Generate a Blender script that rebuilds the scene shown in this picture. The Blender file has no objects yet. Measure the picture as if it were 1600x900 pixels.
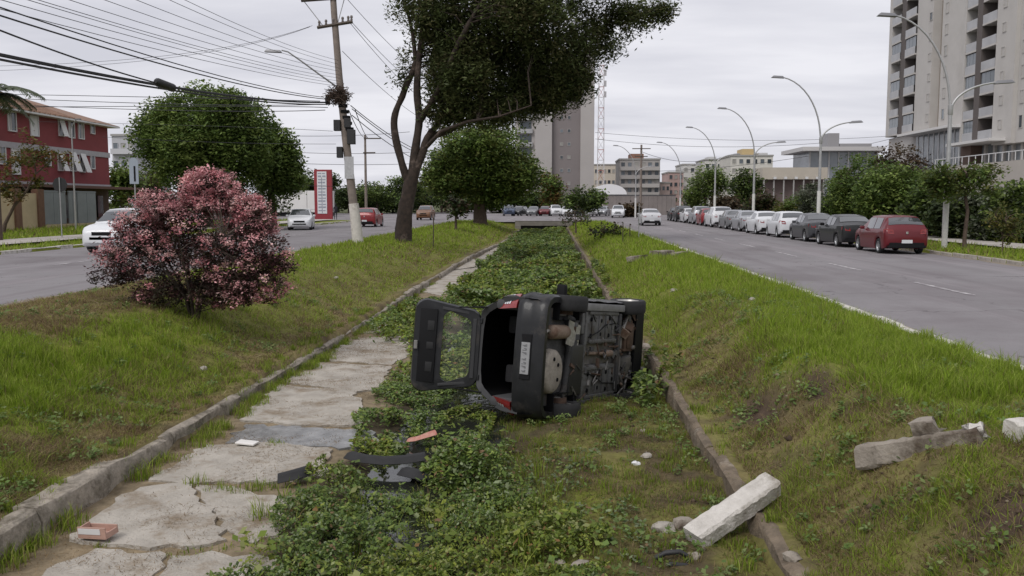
import bpy, bmesh, math, random
import numpy as np
from mathutils import Vector, Matrix, Euler
R = math.radians
random.seed(7)
rng = np.random.default_rng(7)
scene = bpy.context.scene
COL = scene.collection

# ------------------------------------------------------------------ camera, world, sun, exposure
FPX, CX, CY, CAMZ = 1400.0, 800.0, 450.0, 2.9      # focal length in photo pixels, centre, height above canal bed
YAW, PITCH = math.atan(65/1400), math.atan(133/1400)
cam_d = bpy.data.cameras.new('camera')
cam = bpy.data.objects.new('camera', cam_d); COL.objects.link(cam)
cam.location = (0, 0, CAMZ)
cam.rotation_euler = (math.pi/2 - PITCH, 0, YAW)
cam_d.sensor_width = 36; cam_d.lens = 36*FPX/1600
cam_d.clip_start = .05; cam_d.clip_end = 6000
scene.camera = cam
SUN_EL, SUN_AZ = R(52), R(215)
world = bpy.data.worlds.new('World'); scene.world = world; world.use_nodes = True
wn, wl = world.node_tree.nodes, world.node_tree.links
wn.clear()
w_out = wn.new('ShaderNodeOutputWorld'); w_bg = wn.new('ShaderNodeBackground')
w_sky = wn.new('ShaderNodeTexSky'); w_sky.sky_type = 'NISHITA'; w_sky.sun_disc = False
w_sky.sun_elevation = SUN_EL; w_sky.sun_rotation = SUN_AZ; w_sky.dust_density = 4; w_sky.air_density = .8
w_tc = wn.new('ShaderNodeTexCoord'); w_map = wn.new('ShaderNodeVectorMath'); w_map.operation = 'DIVIDE'
w_sep = wn.new('ShaderNodeSeparateXYZ'); w_add = wn.new('ShaderNodeMath'); w_add.operation = 'ADD'; w_add.inputs[1].default_value = .12
w_abs = wn.new('ShaderNodeMath'); w_abs.operation = 'ABSOLUTE'
w_cmb = wn.new('ShaderNodeCombineXYZ')
wl.new(w_tc.outputs['Generated'], w_sep.inputs[0]); wl.new(w_sep.outputs[2], w_abs.inputs[0]); wl.new(w_abs.outputs[0], w_add.inputs[0])
for i in range(3): wl.new(w_add.outputs[0], w_cmb.inputs[i])
wl.new(w_tc.outputs['Generated'], w_map.inputs[0]); wl.new(w_cmb.outputs[0], w_map.inputs[1])
w_sc = wn.new('ShaderNodeVectorMath'); w_sc.operation = 'MULTIPLY'; w_sc.inputs[1].default_value = (.55, 1.15, .5)
wl.new(w_map.outputs[0], w_sc.inputs[0])
w_no = wn.new('ShaderNodeTexNoise'); w_no.inputs['Scale'].default_value = 1.3; w_no.inputs['Detail'].default_value = 6; w_no.inputs['Roughness'].default_value = .52
wl.new(w_sc.outputs[0], w_no.inputs['Vector'])
w_ramp = wn.new('ShaderNodeValToRGB')
w_ramp.color_ramp.elements[0].position = .34; w_ramp.color_ramp.elements[0].color = (.575, .578, .640, 1)
w_ramp.color_ramp.elements[1].position = .64; w_ramp.color_ramp.elements[1].color = (.775, .772, .820, 1)
wl.new(w_no.outputs[0], w_ramp.inputs[0])
w_x10 = wn.new('ShaderNodeVectorMath'); w_x10.operation = 'SCALE'; w_x10.inputs['Scale'].default_value = 10
wl.new(w_ramp.outputs[0], w_x10.inputs[0])
w_hsv = wn.new('ShaderNodeHueSaturation'); w_hsv.inputs['Saturation'].default_value = .35
wl.new(w_sky.outputs[0], w_hsv.inputs['Color'])
w_mix = wn.new('ShaderNodeMix'); w_mix.data_type = 'RGBA'; w_mix.inputs[0].default_value = .88   # thick cloud layer over the sky
wl.new(w_hsv.outputs[0], w_mix.inputs[6]); wl.new(w_x10.outputs[0], w_mix.inputs[7])
wl.new(w_mix.outputs[2], w_bg.inputs[0]); w_bg.inputs[1].default_value = .10
wl.new(w_bg.outputs[0], w_out.inputs[0])
sun_d = bpy.data.lights.new('sun', 'SUN'); sun_d.energy = 1.5; sun_d.angle = R(28); sun_d.color = (1, .965, .92)
sun = bpy.data.objects.new('sun', sun_d); COL.objects.link(sun)
sun.rotation_euler = Vector((math.sin(SUN_AZ)*math.cos(SUN_EL), math.cos(SUN_AZ)*math.cos(SUN_EL), math.sin(SUN_EL))).to_track_quat('Z', 'Y').to_euler()
scene.view_settings.view_transform = 'Standard'; scene.view_settings.look = 'None'
scene.view_settings.exposure = .24; scene.view_settings.gamma = 1
scene.render.engine = 'CYCLES'
try:
    scene.cycles.use_denoising = True; scene.cycles.denoiser = 'OPENIMAGEDENOISE'
except Exception: pass
scene.cycles.max_bounces = 6; scene.cycles.diffuse_bounces = 3; scene.cycles.glossy_bounces = 3; scene.cycles.transparent_max_bounces = 6

# ------------------------------------------------------------------ helpers
_f = Vector((-math.sin(YAW)*math.cos(PITCH), math.cos(YAW)*math.cos(PITCH), -math.sin(PITCH)))
_r = Vector((math.cos(YAW), math.sin(YAW), 0)); _u = _r.cross(_f)
def ray(px, py): return _r*((px-CX)/FPX) + _u*((CY-py)/FPX) + _f
def P(px, py, z=None, Y=None, X=None):
    """a photo pixel as a point on a level plane z, or at depth Y along the canal, or at lateral X"""
    d = ray(px, py)
    t = (z-CAMZ)/d.z if z is not None else (Y/d.y if Y is not None else X/d.x)
    return Vector((0, 0, CAMZ)) + d*t
def proj(v):
    v = Vector(v) - Vector((0, 0, CAMZ)); k = v.dot(_f)
    return CX + FPX*v.dot(_r)/k, CY - FPX*v.dot(_u)/k

def tag(o, label=None, cat=None, group=None, kind=None):
    if label: o['label'] = label
    if cat: o['category'] = cat
    if group: o['group'] = group
    if kind: o['kind'] = kind
    return o
def empty(name, loc=(0, 0, 0), rz=0, label=None, cat=None, group=None):
    o = bpy.data.objects.new(name, None); COL.objects.link(o); o.location = loc; o.rotation_euler = (0, 0, rz)
    o.empty_display_size = .2
    return tag(o, label, cat, group)
def link(name, me, parent=None, loc=None, rot=None):
    o = bpy.data.objects.new(name, me); COL.objects.link(o); o.parent = parent
    if loc is not None: o.location = loc
    if rot is not None: o.rotation_euler = rot
    return o
def copy_tree(o, parent=None):
    c = o.copy(); COL.objects.link(c); c.parent = parent
    for ch in list(o.children): copy_tree(ch, c)
    return c

class MB:
    """collects shapes; build() links them as one mesh object"""
    def __init__(s): s.v, s.f, s.m, s.mi = [], [], [], 0
    def add(s, vs, fs):
        b = len(s.v); s.v += [tuple(v) for v in vs]; s.f += [tuple(b+i for i in f) for f in fs]; s.m += [s.mi]*len(fs); return s
    def box(s, c, d, rot=None, taper=None):
        x, y, z = d[0]/2, d[1]/2, d[2]/2; t = taper or (1, 1)
        vs = [Vector(p) for p in ((-x,-y,-z),(x,-y,-z),(x,y,-z),(-x,y,-z),(-x*t[0],-y*t[1],z),(x*t[0],-y*t[1],z),(x*t[0],y*t[1],z),(-x*t[0],y*t[1],z))]
        if rot: M = Euler(rot).to_matrix(); vs = [M@v for v in vs]
        c = Vector(c)
        return s.add([v+c for v in vs], [(3,2,1,0),(4,5,6,7),(0,1,5,4),(1,2,6,5),(2,3,7,6),(3,0,4,7)])
    def bx(s, x0, x1, y0, y1, z0, z1): return s.box(((x0+x1)/2,(y0+y1)/2,(z0+z1)/2), (abs(x1-x0),abs(y1-y0),abs(z1-z0)))
    def prism(s, poly, z0, z1):
        n = len(poly)
        return s.add([(p[0],p[1],z0) for p in poly]+[(p[0],p[1],z1) for p in poly],
            [tuple(reversed(range(n))), tuple(range(n,2*n))]+[(i,(i+1)%n,n+(i+1)%n,n+i) for i in range(n)])
    def tube(s, pts, rad, n=8, cap=True):
        pts = [Vector(p) for p in pts]
        if not hasattr(rad, '__len__'): rad = [rad]*len(pts)
        rings, side = [], None
        for i, p in enumerate(pts):
            t = (pts[min(i+1,len(pts)-1)]-pts[max(i-1,0)])
            t = t.normalized() if t.length > 1e-9 else Vector((0,0,1))
            if side is None:
                side = t.cross(Vector((0,0,1)))
                if side.length < .05: side = t.cross(Vector((0,1,0)))
            else: side = side - t*side.dot(t)
            side.normalize(); o = t.cross(side)
            rings.append([p+(side*math.cos(a)+o*math.sin(a))*rad[i] for a in (2*math.pi*k/n for k in range(n))])
        vs = [v for r_ in rings for v in r_]
        fs = [(i*n+k, i*n+(k+1)%n, (i+1)*n+(k+1)%n, (i+1)*n+k) for i in range(len(pts)-1) for k in range(n)]
        if cap: fs += [tuple(reversed(range(n))), tuple((len(pts)-1)*n+k for k in range(n))]
        return s.add(vs, fs)
    def lathe(s, prof, n=24, axis='Z', c=(0,0,0)):
        """prof: (radius, height) pairs"""
        vs = []
        for r_, h in prof:
            for k in range(n):
                a = 2*math.pi*k/n; p = (r_*math.cos(a), r_*math.sin(a), h)
                if axis == 'Y': p = (p[0], p[2], p[1])
                if axis == 'X': p = (p[2], p[0], p[1])
                vs.append((p[0]+c[0], p[1]+c[1], p[2]+c[2]))
        m = len(prof)
        return s.add(vs, [(i*n+k, i*n+(k+1)%n, (i+1)*n+(k+1)%n, (i+1)*n+k) for i in range(m-1) for k in range(n)])
    def loft(s, rings, closed=True, cap=True):
        n = len(rings[0]); m = len(rings)
        fs = [(i*n+k, i*n+(k+1)%n, (i+1)*n+(k+1)%n, (i+1)*n+k) for i in range(m-1) for k in range(n if closed else n-1)]
        if cap: fs += [tuple(reversed(range(n))), tuple((m-1)*n+k for k in range(n))]
        return s.add([p for r_ in rings for p in r_], fs)
    def mesh(s, name, mats, smooth=None, bevel=0, fix=True):
        me = bpy.data.meshes.new(name); me.from_pydata(s.v, [], s.f)
        for m_ in (mats if isinstance(mats, (list, tuple)) else [mats]): me.materials.append(m_)
        if any(s.m): me.polygons.foreach_set('material_index', s.m)
        if fix or bevel:
            bm = bmesh.new(); bm.from_mesh(me)
            if fix: bmesh.ops.recalc_face_normals(bm, faces=bm.faces)
            if bevel:
                es = [e for e in bm.edges if len(e.link_faces) == 2 and e.calc_face_angle(0) > .5]
                bmesh.ops.bevel(bm, geom=es, offset=bevel, segments=2, affect='EDGES', profile=.6, clamp_overlap=True)
            bm.to_mesh(me); bm.free()
        if smooth is not None:
            me.shade_smooth(); me.set_sharp_from_angle(angle=R(smooth))
        me.update(); return me
    def build(s, name, mats, parent=None, loc=None, rot=None, smooth=None, bevel=0):
        return link(name, s.mesh(name, mats, smooth, bevel), parent, loc, rot)

# ------------------------------------------------------------------ noise (numpy)
_perm = np.random.default_rng(3).random((256, 256))
def vnoise(x, y):
    x, y = np.asarray(x, float), np.asarray(y, float)
    xi, yi = np.floor(x).astype(int), np.floor(y).astype(int); xf, yf = x-xi, y-yi
    xf, yf = xf*xf*(3-2*xf), yf*yf*(3-2*yf); g = lambda a, b: _perm[a & 255, b & 255]
    return (g(xi,yi)*(1-xf)+g(xi+1,yi)*xf)*(1-yf) + (g(xi,yi+1)*(1-xf)+g(xi+1,yi+1)*xf)*yf
def fbm(x, y, o=4):
    t, a, n = 0, .5, 0
    for i in range(o): t = t+a*vnoise(np.asarray(x)*2**i+17*i, np.asarray(y)*2**i+31*i); n += a; a *= .5
    return t/n
def sst(t): t = np.clip(t, 0, 1); return t*t*(3-2*t)

# ------------------------------------------------------------------ materials
MATS = {}
def mat(name, col, rough=.7, metal=0, spec=.5, var=.0, vscale=4, bump=0, bscale=30, col2=None, attr=None, coat=0, thresh=None, detail=6, stain=None):
    if name in MATS: return MATS[name]
    m = bpy.data.materials.new(name); m.use_nodes = True; nt = m.node_tree; N, L = nt.nodes, nt.links
    b = N['Principled BSDF']; b.inputs['Roughness'].default_value = rough; b.inputs['Metallic'].default_value = metal
    b.inputs['Specular IOR Level'].default_value = spec; b.inputs['Coat Weight'].default_value = coat; b.inputs['Coat Roughness'].default_value = .06
    b.inputs['Base Color'].default_value = (*col, 1)
    tc = N.new('ShaderNodeTexCoord'); src = None
    if attr:
        a = N.new('ShaderNodeAttribute'); a.attribute_name = attr; src = a.outputs['Color']
    if var or col2:
        no = N.new('ShaderNodeTexNoise'); no.inputs['Scale'].default_value = vscale; no.inputs['Detail'].default_value = detail; no.inputs['Roughness'].default_value = .62
        L.new(tc.outputs['Object'], no.inputs['Vector'])
        if attr:
            mr = N.new('ShaderNodeMapRange'); mr.inputs[1].default_value = .25; mr.inputs[2].default_value = .75; mr.inputs[3].default_value = 1-var; mr.inputs[4].default_value = 1+var
            L.new(no.outputs[0], mr.inputs[0]); vm = N.new('ShaderNodeVectorMath'); vm.operation = 'SCALE'
            L.new(src, vm.inputs[0]); L.new(mr.outputs[0], vm.inputs['Scale']); src = vm.outputs[0]
        else:
            rp = N.new('ShaderNodeValToRGB'); lo, hi = thresh or (.3, .7); rp.color_ramp.elements[0].position = lo; rp.color_ramp.elements[1].position = hi
            c2 = col2 or tuple(min(1, c*(1+var)) for c in col); c1 = col if col2 else tuple(c*(1-var) for c in col)
            rp.color_ramp.elements[0].color = (*c1, 1); rp.color_ramp.elements[1].color = (*c2, 1)
            L.new(no.outputs[0], rp.inputs[0]); src = rp.outputs[0]
    if stain and src is not None:                     # (colour, scale, lo, hi): second layer of dirt with its own shape
        n2 = N.new('ShaderNodeTexNoise'); n2.inputs['Scale'].default_value = stain[1]; n2.inputs['Detail'].default_value = 8; n2.inputs['Roughness'].default_value = .7
        L.new(tc.outputs['Object'], n2.inputs['Vector']); mr = N.new('ShaderNodeMapRange'); mr.inputs[1].default_value = stain[2]; mr.inputs[2].default_value = stain[3]
        L.new(n2.outputs[0], mr.inputs[0]); mx = N.new('ShaderNodeMix'); mx.data_type = 'RGBA'; mx.inputs[7].default_value = (*stain[0], 1)
        L.new(mr.outputs[0], mx.inputs[0]); L.new(src, mx.inputs[6]); src = mx.outputs[2]
    if src is not None: L.new(src, b.inputs['Base Color'])
    if bump:
        n3 = N.new('ShaderNodeTexNoise'); n3.inputs['Scale'].default_value = bscale; n3.inputs['Detail'].default_value = 5
        L.new(tc.outputs['Object'], n3.inputs['Vector']); bp = N.new('ShaderNodeBump'); bp.inputs['Strength'].default_value = bump; bp.inputs['Distance'].default_value = .02
        L.new(n3.outputs[0], bp.inputs['Height']); L.new(bp.outputs[0], b.inputs['Normal'])
    MATS[name] = m; return m
def leafmat(name, trans=.25, rough=.65):
    """foliage: colour from the per-leaf attribute, a little light passes through"""
    if name in MATS: return MATS[name]
    m = bpy.data.materials.new(name); m.use_nodes = True; N, L = m.node_tree.nodes, m.node_tree.links
    b = N['Principled BSDF']; b.inputs['Roughness'].default_value = rough; b.inputs['Specular IOR Level'].default_value = .25
    a = N.new('ShaderNodeAttribute'); a.attribute_name = 'Col'; L.new(a.outputs['Color'], b.inputs['Base Color'])
    t = N.new('ShaderNodeBsdfTranslucent'); L.new(a.outputs['Color'], t.inputs[0])
    mx = N.new('ShaderNodeMixShader'); mx.inputs[0].default_value = trans
    L.new(b.outputs[0], mx.inputs[1]); L.new(t.outputs[0], mx.inputs[2]); L.new(mx.outputs[0], N['Material Output'].inputs[0])
    MATS[name] = m; return m
def glassmat(name, col, rough=.03, alpha=None):
    m = mat(name, col, rough, 0, .6); b = m.node_tree.nodes['Principled BSDF']
    if alpha is not None: b.inputs['Alpha'].default_value = alpha
    return m

def mesh_np(name, V, F, mats, col=None, parent=None, smooth=False):
    """big meshes straight from arrays; F is (n,3) or (n,4); col per vertex"""
    V = np.asarray(V, np.float32); F = np.asarray(F, np.int32); k = F.shape[1]
    me = bpy.data.meshes.new(name); me.vertices.add(len(V)); me.vertices.foreach_set('co', V.ravel())
    me.loops.add(F.size); me.loops.foreach_set('vertex_index', F.ravel())
    me.polygons.add(len(F)); me.polygons.foreach_set('loop_start', np.arange(0, F.size, k, dtype=np.int32))
    try: me.polygons.foreach_set('loop_total', np.full(len(F), k, np.int32))
    except Exception: pass
    for m_ in (mats if isinstance(mats, (list, tuple)) else [mats]): me.materials.append(m_)
    if col is not None:
        c = np.ones((len(V), 4), np.float32); c[:, :3] = col
        at = me.color_attributes.new('Col', 'FLOAT_COLOR', 'POINT'); at.data.foreach_set('color', c.ravel())
    me.update(calc_edges=True)
    if smooth: me.shade_smooth()
    return link(name, me, parent)
# ------------------------------------------------------------------ terrain
RX0, RX1 = 5.42, 14.8          # right carriageway
LX0, LX1 = -20.3, -10.0        # left carriageway
YEND = 93.0                    # the canal goes under the cross street here
def xl(y): y = np.asarray(y, float); return np.interp(y, [-50, 10, 36, 48, 62, 120], [-4.55, -4.5, -4.35, -4.2, -3.5, -3.3])
def xr(y): y = np.asarray(y, float); return np.interp(y, [-50, 7, 14, 24, 76, 120], [1.8, 1.76, 1.7, 1.5, 1.36, 1.3])
def hwall(y): return np.interp(y, [0, 10, 15, 22, 120], [.24, .26, .36, .46, .46])
def H(x, y):
    x, y = np.asarray(x, float), np.asarray(y, float)
    n1 = fbm(x*.55+5, y*.55+9, 4)-.5; n2 = fbm(x*2.3, y*2.3, 3)-.5
    L_, R_ = xl(y), xr(y)
    bed = -.16*np.exp(-((x+1.35)/.95)**2) + .05*sst((x+.2)/1.6) + .05*n2 + .05*n1
    bed = bed*(1-sst((-2.0-x)/.8)) + sst((-2.0-x)/.8)*(-.012+.03*n2)
    dl = L_-x; dr = x-R_
    left = .22 + .85*sst((dl-.15)/3.5) + .10*n1*sst(dl-.2) + .10*n2*sst((dl-.25)*2)*sst((4.2-dl)/2)
    left = left + .10*np.sin(y*.9+1.3)*sst((dl-.5))*sst((3.6-dl)/2)
    n3 = fbm(x*7.5+3, y*7.5, 2)-.5
    left = left + .055*n3*sst((dl-.25)*3)
    left = np.where(dl < .07, .12, left)
    hw = hwall(y)-.015
    right = hw + (.98-hw)*sst((dr-.15)/1.45) + .12*n1*sst(dr*1.2) + .10*n2*sst((dr-.2)*2.5)*sst((3.6-dr)/1.5)
    right = right + .06*n3*sst((dr-.15)*3)
    right = np.where(dr < .035, hw-.06, right)
    z = np.where(dl > 0, left, np.where(dr > 0, right, bed))
    z = z - .30*np.exp(-(((x-1.05)/.55)**2+((y-14.2)/.9)**2))*((dr < 0) & (dl < 0))
    # far fill after the bridge
    z = np.where(y > YEND+.6, np.where((x < 70) & (x > -70), .86, 1.0), z)
    inside = (y <= YEND+.6)
    near_r = sst((x-(RX0-.9))/.75); z = np.where(inside & (x > RX0-.9) & (x < RX0), z*(1-near_r)+.985*near_r, z)
    near_l = sst((LX1+1.2-x)/1.0); z = np.where(inside & (x < LX1+1.2) & (x > LX1), z*(1-near_l)+1.03*near_l, z)
    z = np.where(inside & (x >= RX0) & (x <= RX1), .84, z)
    z = np.where(inside & (x > RX1), 1.03+.04*n1, z)
    z = np.where(inside & (x <= LX1) & (x >= LX0), .92, z)
    z = np.where(inside & (x < LX0), 1.10+.05*n1, z)
    # torn-up earth where the kerb was knocked out, right foreground
    z = z + np.where(inside & (dr > 0) & (x < RX0), .10*np.exp(-((dr-1.35)/.55)**2)*(.6+.9*n1), 0)
    z = z - .22*np.exp(-(((x-3.95)/.75)**2+((y-8.35)/.28)**2)) - .16*np.exp(-(((x-2.45)/.16)**2+((y-10.6)/.8)**2)) - .10*np.exp(-(((x-2.95)/.15)**2+((y-10.0)/.6)**2))
    return z
def HZ(x, y): return float(H(x, y))
def G(px, py, dz=0):
    """where the view ray of a photo pixel meets the terrain"""
    d = ray(px, py); t = np.geomspace(3, 200, 1600); zz = CAMZ+d.z*t; hh = H(d.x*t, d.y*t); k = int(np.argmax(zz < hh)); t0 = t[k]
    return Vector((d.x*t0, d.y*t0, float(hh[k])+dz))

# colour of the soil / thin turf between the blades, and how lush each spot is
def zones(x, y):
    """lush 0..1 (bright turf), dry 0..1 (straw), bare 0..1 (soil)"""
    x, y = np.asarray(x, float), np.asarray(y, float)
    L_, R_ = xl(y), xr(y); dl, dr = L_-x, x-R_
    a = fbm(x*.8+3, y*.8, 4); b = fbm(x*2.6+40, y*2.6, 3)
    lush = np.zeros_like(x); dry = np.zeros_like(x); bare = np.zeros_like(x)
    # right bank
    r = dr > 0
    edge = .85+.9*(a-.5)*2*.6 + .9*sst((9.4-y)/2.0)
    lr = sst((dr-edge)/.7)*(.55+.45*sst((b-.22)/.2))
    lr = np.where(y > 15, np.maximum(lr, .75*sst(dr/.6)), lr)
    strip = np.exp(-(((x-(2.6+.10*(y-13)))/.8)**2+((y-16.5)/2.2)**2)); lr = lr*(1-.75*strip)
    lr = np.maximum(lr, .36*sst((fbm(x*1.7+9, y*1.7, 3)-.50)/.14)*sst(dr/.3))
    lush = np.where(r, lr, lush); dry = np.where(r, (1-lr)*(.25+.65*a), dry); bare = np.where(r, (1-lr)*sst((b-.52)/.22)*.7, bare)
    scar = np.exp(-(((x-2.45)/.22)**2+((y-10.6)/.9)**2)) + np.exp(-(((x-2.95)/.2)**2+((y-10.0)/.7)**2)) + np.exp(-(((x-3.95)/.8)**2+((y-8.4)/.3)**2)) + 1.2*np.exp(-(((x-3.0)/.35)**2+((y-5.75)/.35)**2))
    bare = np.maximum(bare, np.where(r, np.clip(scar*1.3, 0, 1), 0)); lush = lush*(1-np.clip(scar*1.5, 0, 1))
    # left bank
    l = dl > 0
    ll = sst((dl-.75+(a-.5)*1.8)/.9)
    straw = sst((-6.9-x+1.6*(a-.5))/1.0)*sst((y-11.4)/1.6)*sst((24-y)/5)
    ll = np.where(y > 22, np.maximum(ll*.8, .5*sst(dl/.8)), ll)
    mid = sst((dl-.4)/1.)*sst((3.2-dl)/1.2)*sst((y-13)/4)*sst((50-y)/10)
    ll = ll*(1-.85*straw)*(1-.5*mid)
    ll = np.maximum(ll, .45*sst((fbm(x*1.7+29, y*1.7, 3)-.46)/.14)*(1-straw)*sst(dl/.3))
    lush = np.where(l, ll, lush); dry = np.where(l, np.maximum((1-ll)*(.45+.6*a), straw*.9), dry); bare = np.where(l, (1-ll)*sst((b-.52)/.2)*(1-straw)*.7, bare)
    # canal bed
    c = (~r) & (~l)
    cb = sst((x+.3)/.9)*sst((y-5)/1); 
    lush = np.where(c, .35+.55*sst((a-.42)/.2), lush); dry = np.where(c, .7*cb*(1-sst((a-.45)/.25)), dry); bare = np.where(c, sst((b-.4)/.25)*.8, bare)
    far = (x > RX1) | (x < LX0)
    lush = np.where(far, .75, lush); dry = np.where(far, .15, dry); bare = np.where(far, 0, bare)
    return np.clip(lush,0,1), np.clip(dry,0,1), np.clip(bare,0,1)
C_TURF = np.array((.165,.195,.022)); C_DRY = np.array((.170,.130,.062)); C_SOIL = np.array((.070,.048,.034)); C_MUD = np.array((.045,.036,.022)); C_TAN = np.array((.235,.185,.120))
def axis_lines(fine0, fine1, step, lo, hi, g=1.14):
    a = list(np.arange(fine0, fine1+1e-6, step)); s = step; v = fine1
    while v < hi: s *= g; v += s; a.append(min(v, hi))
    s = step; v = fine0; b = []
    while v > lo: s *= g; v -= s; b.append(max(v, lo))
    return np.array(b[::-1]+a)
def build_ground():
    gx = axis_lines(-11.5, 6.2, .075, -2500, 2500, 1.15); gy = axis_lines(4.2, 22, .085, -40, 4500, 1.045)
    for s in (RX0, RX1, LX0, LX1, 70, -70): gx = np.append(gx, [s-.004, s+.004])
    gx = np.unique(gx); gy = np.unique(np.append(gy, [YEND+.55, YEND+.65]))
    X, Y = np.meshgrid(gx, gy)
    # make columns follow the wall lines so the drop is clean
    for fn, off in ((xl, -.02), (xl, .02), (xr, -.02), (xr, .02)):
        tgt = fn(Y[:, 0])+off
        j = np.abs(gx-fn(20)-off).argmin()
    Z = H(X, Y); lu, dr, ba = zones(X, Y)
    n = fbm(X*5, Y*5, 3)[..., None]
    c = C_TURF*lu[..., None]*.8 + (1-lu[..., None])*(C_DRY*(dr[..., None]) + (1-dr[..., None])*np.array((.135,.135,.042)))
    c = c*(1-ba[..., None]) + C_SOIL*ba[..., None]; c = c*(.75+.5*n)
    inb = ((X > xl(Y)) & (X < xr(Y)) & (Y < YEND))[..., None]
    mud = sst((-X-.1)/.6)[..., None]; c = np.where(inb, c*(1-mud)*.9+C_MUD*mud, c)
    tan = (sst((-2.15-X+.5*(fbm(X*1.2, Y*1.2)-.5))/.5)*(.55+.45*n[..., 0]))[..., None]; c = np.where(inb, c*(1-tan)+C_TAN*tan*(.7+.6*n), c)
    far = (np.abs(X) > 75)[..., None] | (Y > 170)[..., None]; c = np.where(far, np.array((.075,.085,.035)), c)
    ny, nx = X.shape; idx = np.arange(nx*ny).reshape(ny, nx)
    F = np.stack([idx[:-1,:-1], idx[:-1,1:], idx[1:,1:], idx[1:,:-1]], -1).reshape(-1, 4)
    g = mesh_np('ground', np.stack([X, Y, Z], -1).reshape(-1, 3), F, mat('earth', (.1,.1,.05), .95, attr='Col', var=.35, vscale=9, bump=.6, bscale=24, spec=.2), c.reshape(-1, 3), smooth=True)
    tag(g, kind='structure')
build_ground()

M_ASPH = mat('asphalt', (.208,.196,.202), .88, var=.10, vscale=.45, bump=.25, bscale=60, stain=((.165,.148,.155), .16, .50, .68), spec=.25)
M_PAINT = mat('road_paint', (.52,.50,.50), .75, col2=(.215,.195,.205), vscale=5, thresh=(.38,.54))
M_CONC = mat('kerb_concrete', (.42,.39,.35), .9, col2=(.25,.225,.195), vscale=5, bump=.5, bscale=40, stain=((.10,.095,.07), 2.2, .54, .72))
M_KWHITE = mat('limewashed_concrete', (.66,.64,.60), .85, col2=(.40,.37,.33), vscale=6, bump=.4, bscale=50, stain=((.16,.13,.09), 3.0, .58, .74))
M_WALK = mat('pavement_concrete', (.36,.33,.30), .9, var=.15, vscale=.8, bump=.3, bscale=30)
def asphalt():
    m = M_ASPH; N, L = m.node_tree.nodes, m.node_tree.links; bs = N['Principled BSDF']; src = bs.inputs['Base Color'].links[0].from_socket
    tc = N.new('ShaderNodeTexCoord')
    def layer(src, scale, nscale, lo, hi, col, detail=4):
        mp = N.new('ShaderNodeMapping'); mp.inputs['Scale'].default_value = scale; L.new(tc.outputs['Object'], mp.inputs[0])
        no = N.new('ShaderNodeTexNoise'); no.inputs['Scale'].default_value = nscale; no.inputs['Detail'].default_value = detail; L.new(mp.outputs[0], no.inputs['Vector'])
        mr = N.new('ShaderNodeMapRange'); mr.inputs[1].default_value = lo; mr.inputs[2].default_value = hi; mr.inputs[4].default_value = .75; L.new(no.outputs[0], mr.inputs[0])
        mx = N.new('ShaderNodeMix'); mx.data_type = 'RGBA'; mx.inputs[7].default_value = (*col, 1); L.new(mr.outputs[0], mx.inputs[0]); L.new(src, mx.inputs[6]); return mx.outputs[2]
    s = layer(src, (1.1, .035, 1), 1.0, .50, .70, (.155,.138,.145)); s = layer(s, (.9, .02, 1), 1.6, .56, .74, (.265,.240,.250)); s = layer(s, (.5, .25, 1), .5, .60, .66, (.150,.135,.140), 8); s = layer(s, (30, 30, 1), 1, .62, .74, (.12,.108,.112), 2)
    vo = N.new('ShaderNodeTexVoronoi'); vo.feature = 'DISTANCE_TO_EDGE'; vo.inputs['Scale'].default_value = .22; nz = N.new('ShaderNodeTexNoise'); nz.inputs['Scale'].default_value = 1.2; nz.inputs['Detail'].default_value = 5; L.new(tc.outputs['Object'], nz.inputs['Vector'])
    ad = N.new('ShaderNodeVectorMath'); ad.operation = 'MULTIPLY_ADD'; ad.inputs[1].default_value = (1.6, 1.6, 0); L.new(nz.outputs['Color'], ad.inputs[0]); L.new(tc.outputs['Object'], ad.inputs[2]); L.new(ad.outputs[0], vo.inputs['Vector'])
    mr = N.new('ShaderNodeMapRange'); mr.inputs[1].default_value = .0; mr.inputs[2].default_value = .006; mr.inputs[3].default_value = .7; mr.inputs[4].default_value = 0; L.new(vo.outputs['Distance'], mr.inputs[0])
    mx = N.new('ShaderNodeMix'); mx.data_type = 'RGBA'; mx.inputs[7].default_value = (.07,.062,.065, 1); L.new(mr.outputs[0], mx.inputs[0]); L.new(s, mx.inputs[6]); L.new(mx.outputs[2], bs.inputs['Base Color'])
asphalt()
def sheet(name, xs, ys, zf, m, kind='structure'):
    X, Y = np.meshgrid(xs, ys); Z = zf(X, Y); ny, nx = X.shape; idx = np.arange(nx*ny).reshape(ny, nx)
    F = np.stack([idx[:-1,:-1], idx[:-1,1:], idx[1:,1:], idx[1:,:-1]], -1).reshape(-1, 4)
    return tag(mesh_np(name, np.stack([X, Y, Z], -1).reshape(-1, 3), F, m, smooth=True), kind=kind)
ZR, ZL, ZC = .92, 1.0, .93
sheet('road', [RX0, 8.85, RX1], [-40, 20, 60, YEND+.5], lambda X, Y: ZR+.04*np.exp(-((X-8.85)/2)**2), M_ASPH)
sheet('road', [LX0, -15, LX1], [-40, 20, 60, YEND+.5], lambda X, Y: ZL+.04*np.exp(-((X+15)/2)**2), M_ASPH)
sheet('road', [-69, 0, 69], [YEND+.5, 120, 168], lambda X, Y: ZC+0*X, M_ASPH)
sheet('road', [7.5, 18], [168, 700], lambda X, Y: 1.02+0*X, M_ASPH)
sheet('road', [-24, -12], [168, 700], lambda X, Y: 1.02+0*X, M_ASPH)
sheet('pavement', [18.2, 20.6], [5, 40, YEND], lambda X, Y: 1.12+0*X, M_WALK)
sheet('pavement', [-25.6, -22.6], [5, 40, YEND], lambda X, Y: 1.20+0*X, M_WALK)
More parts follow.
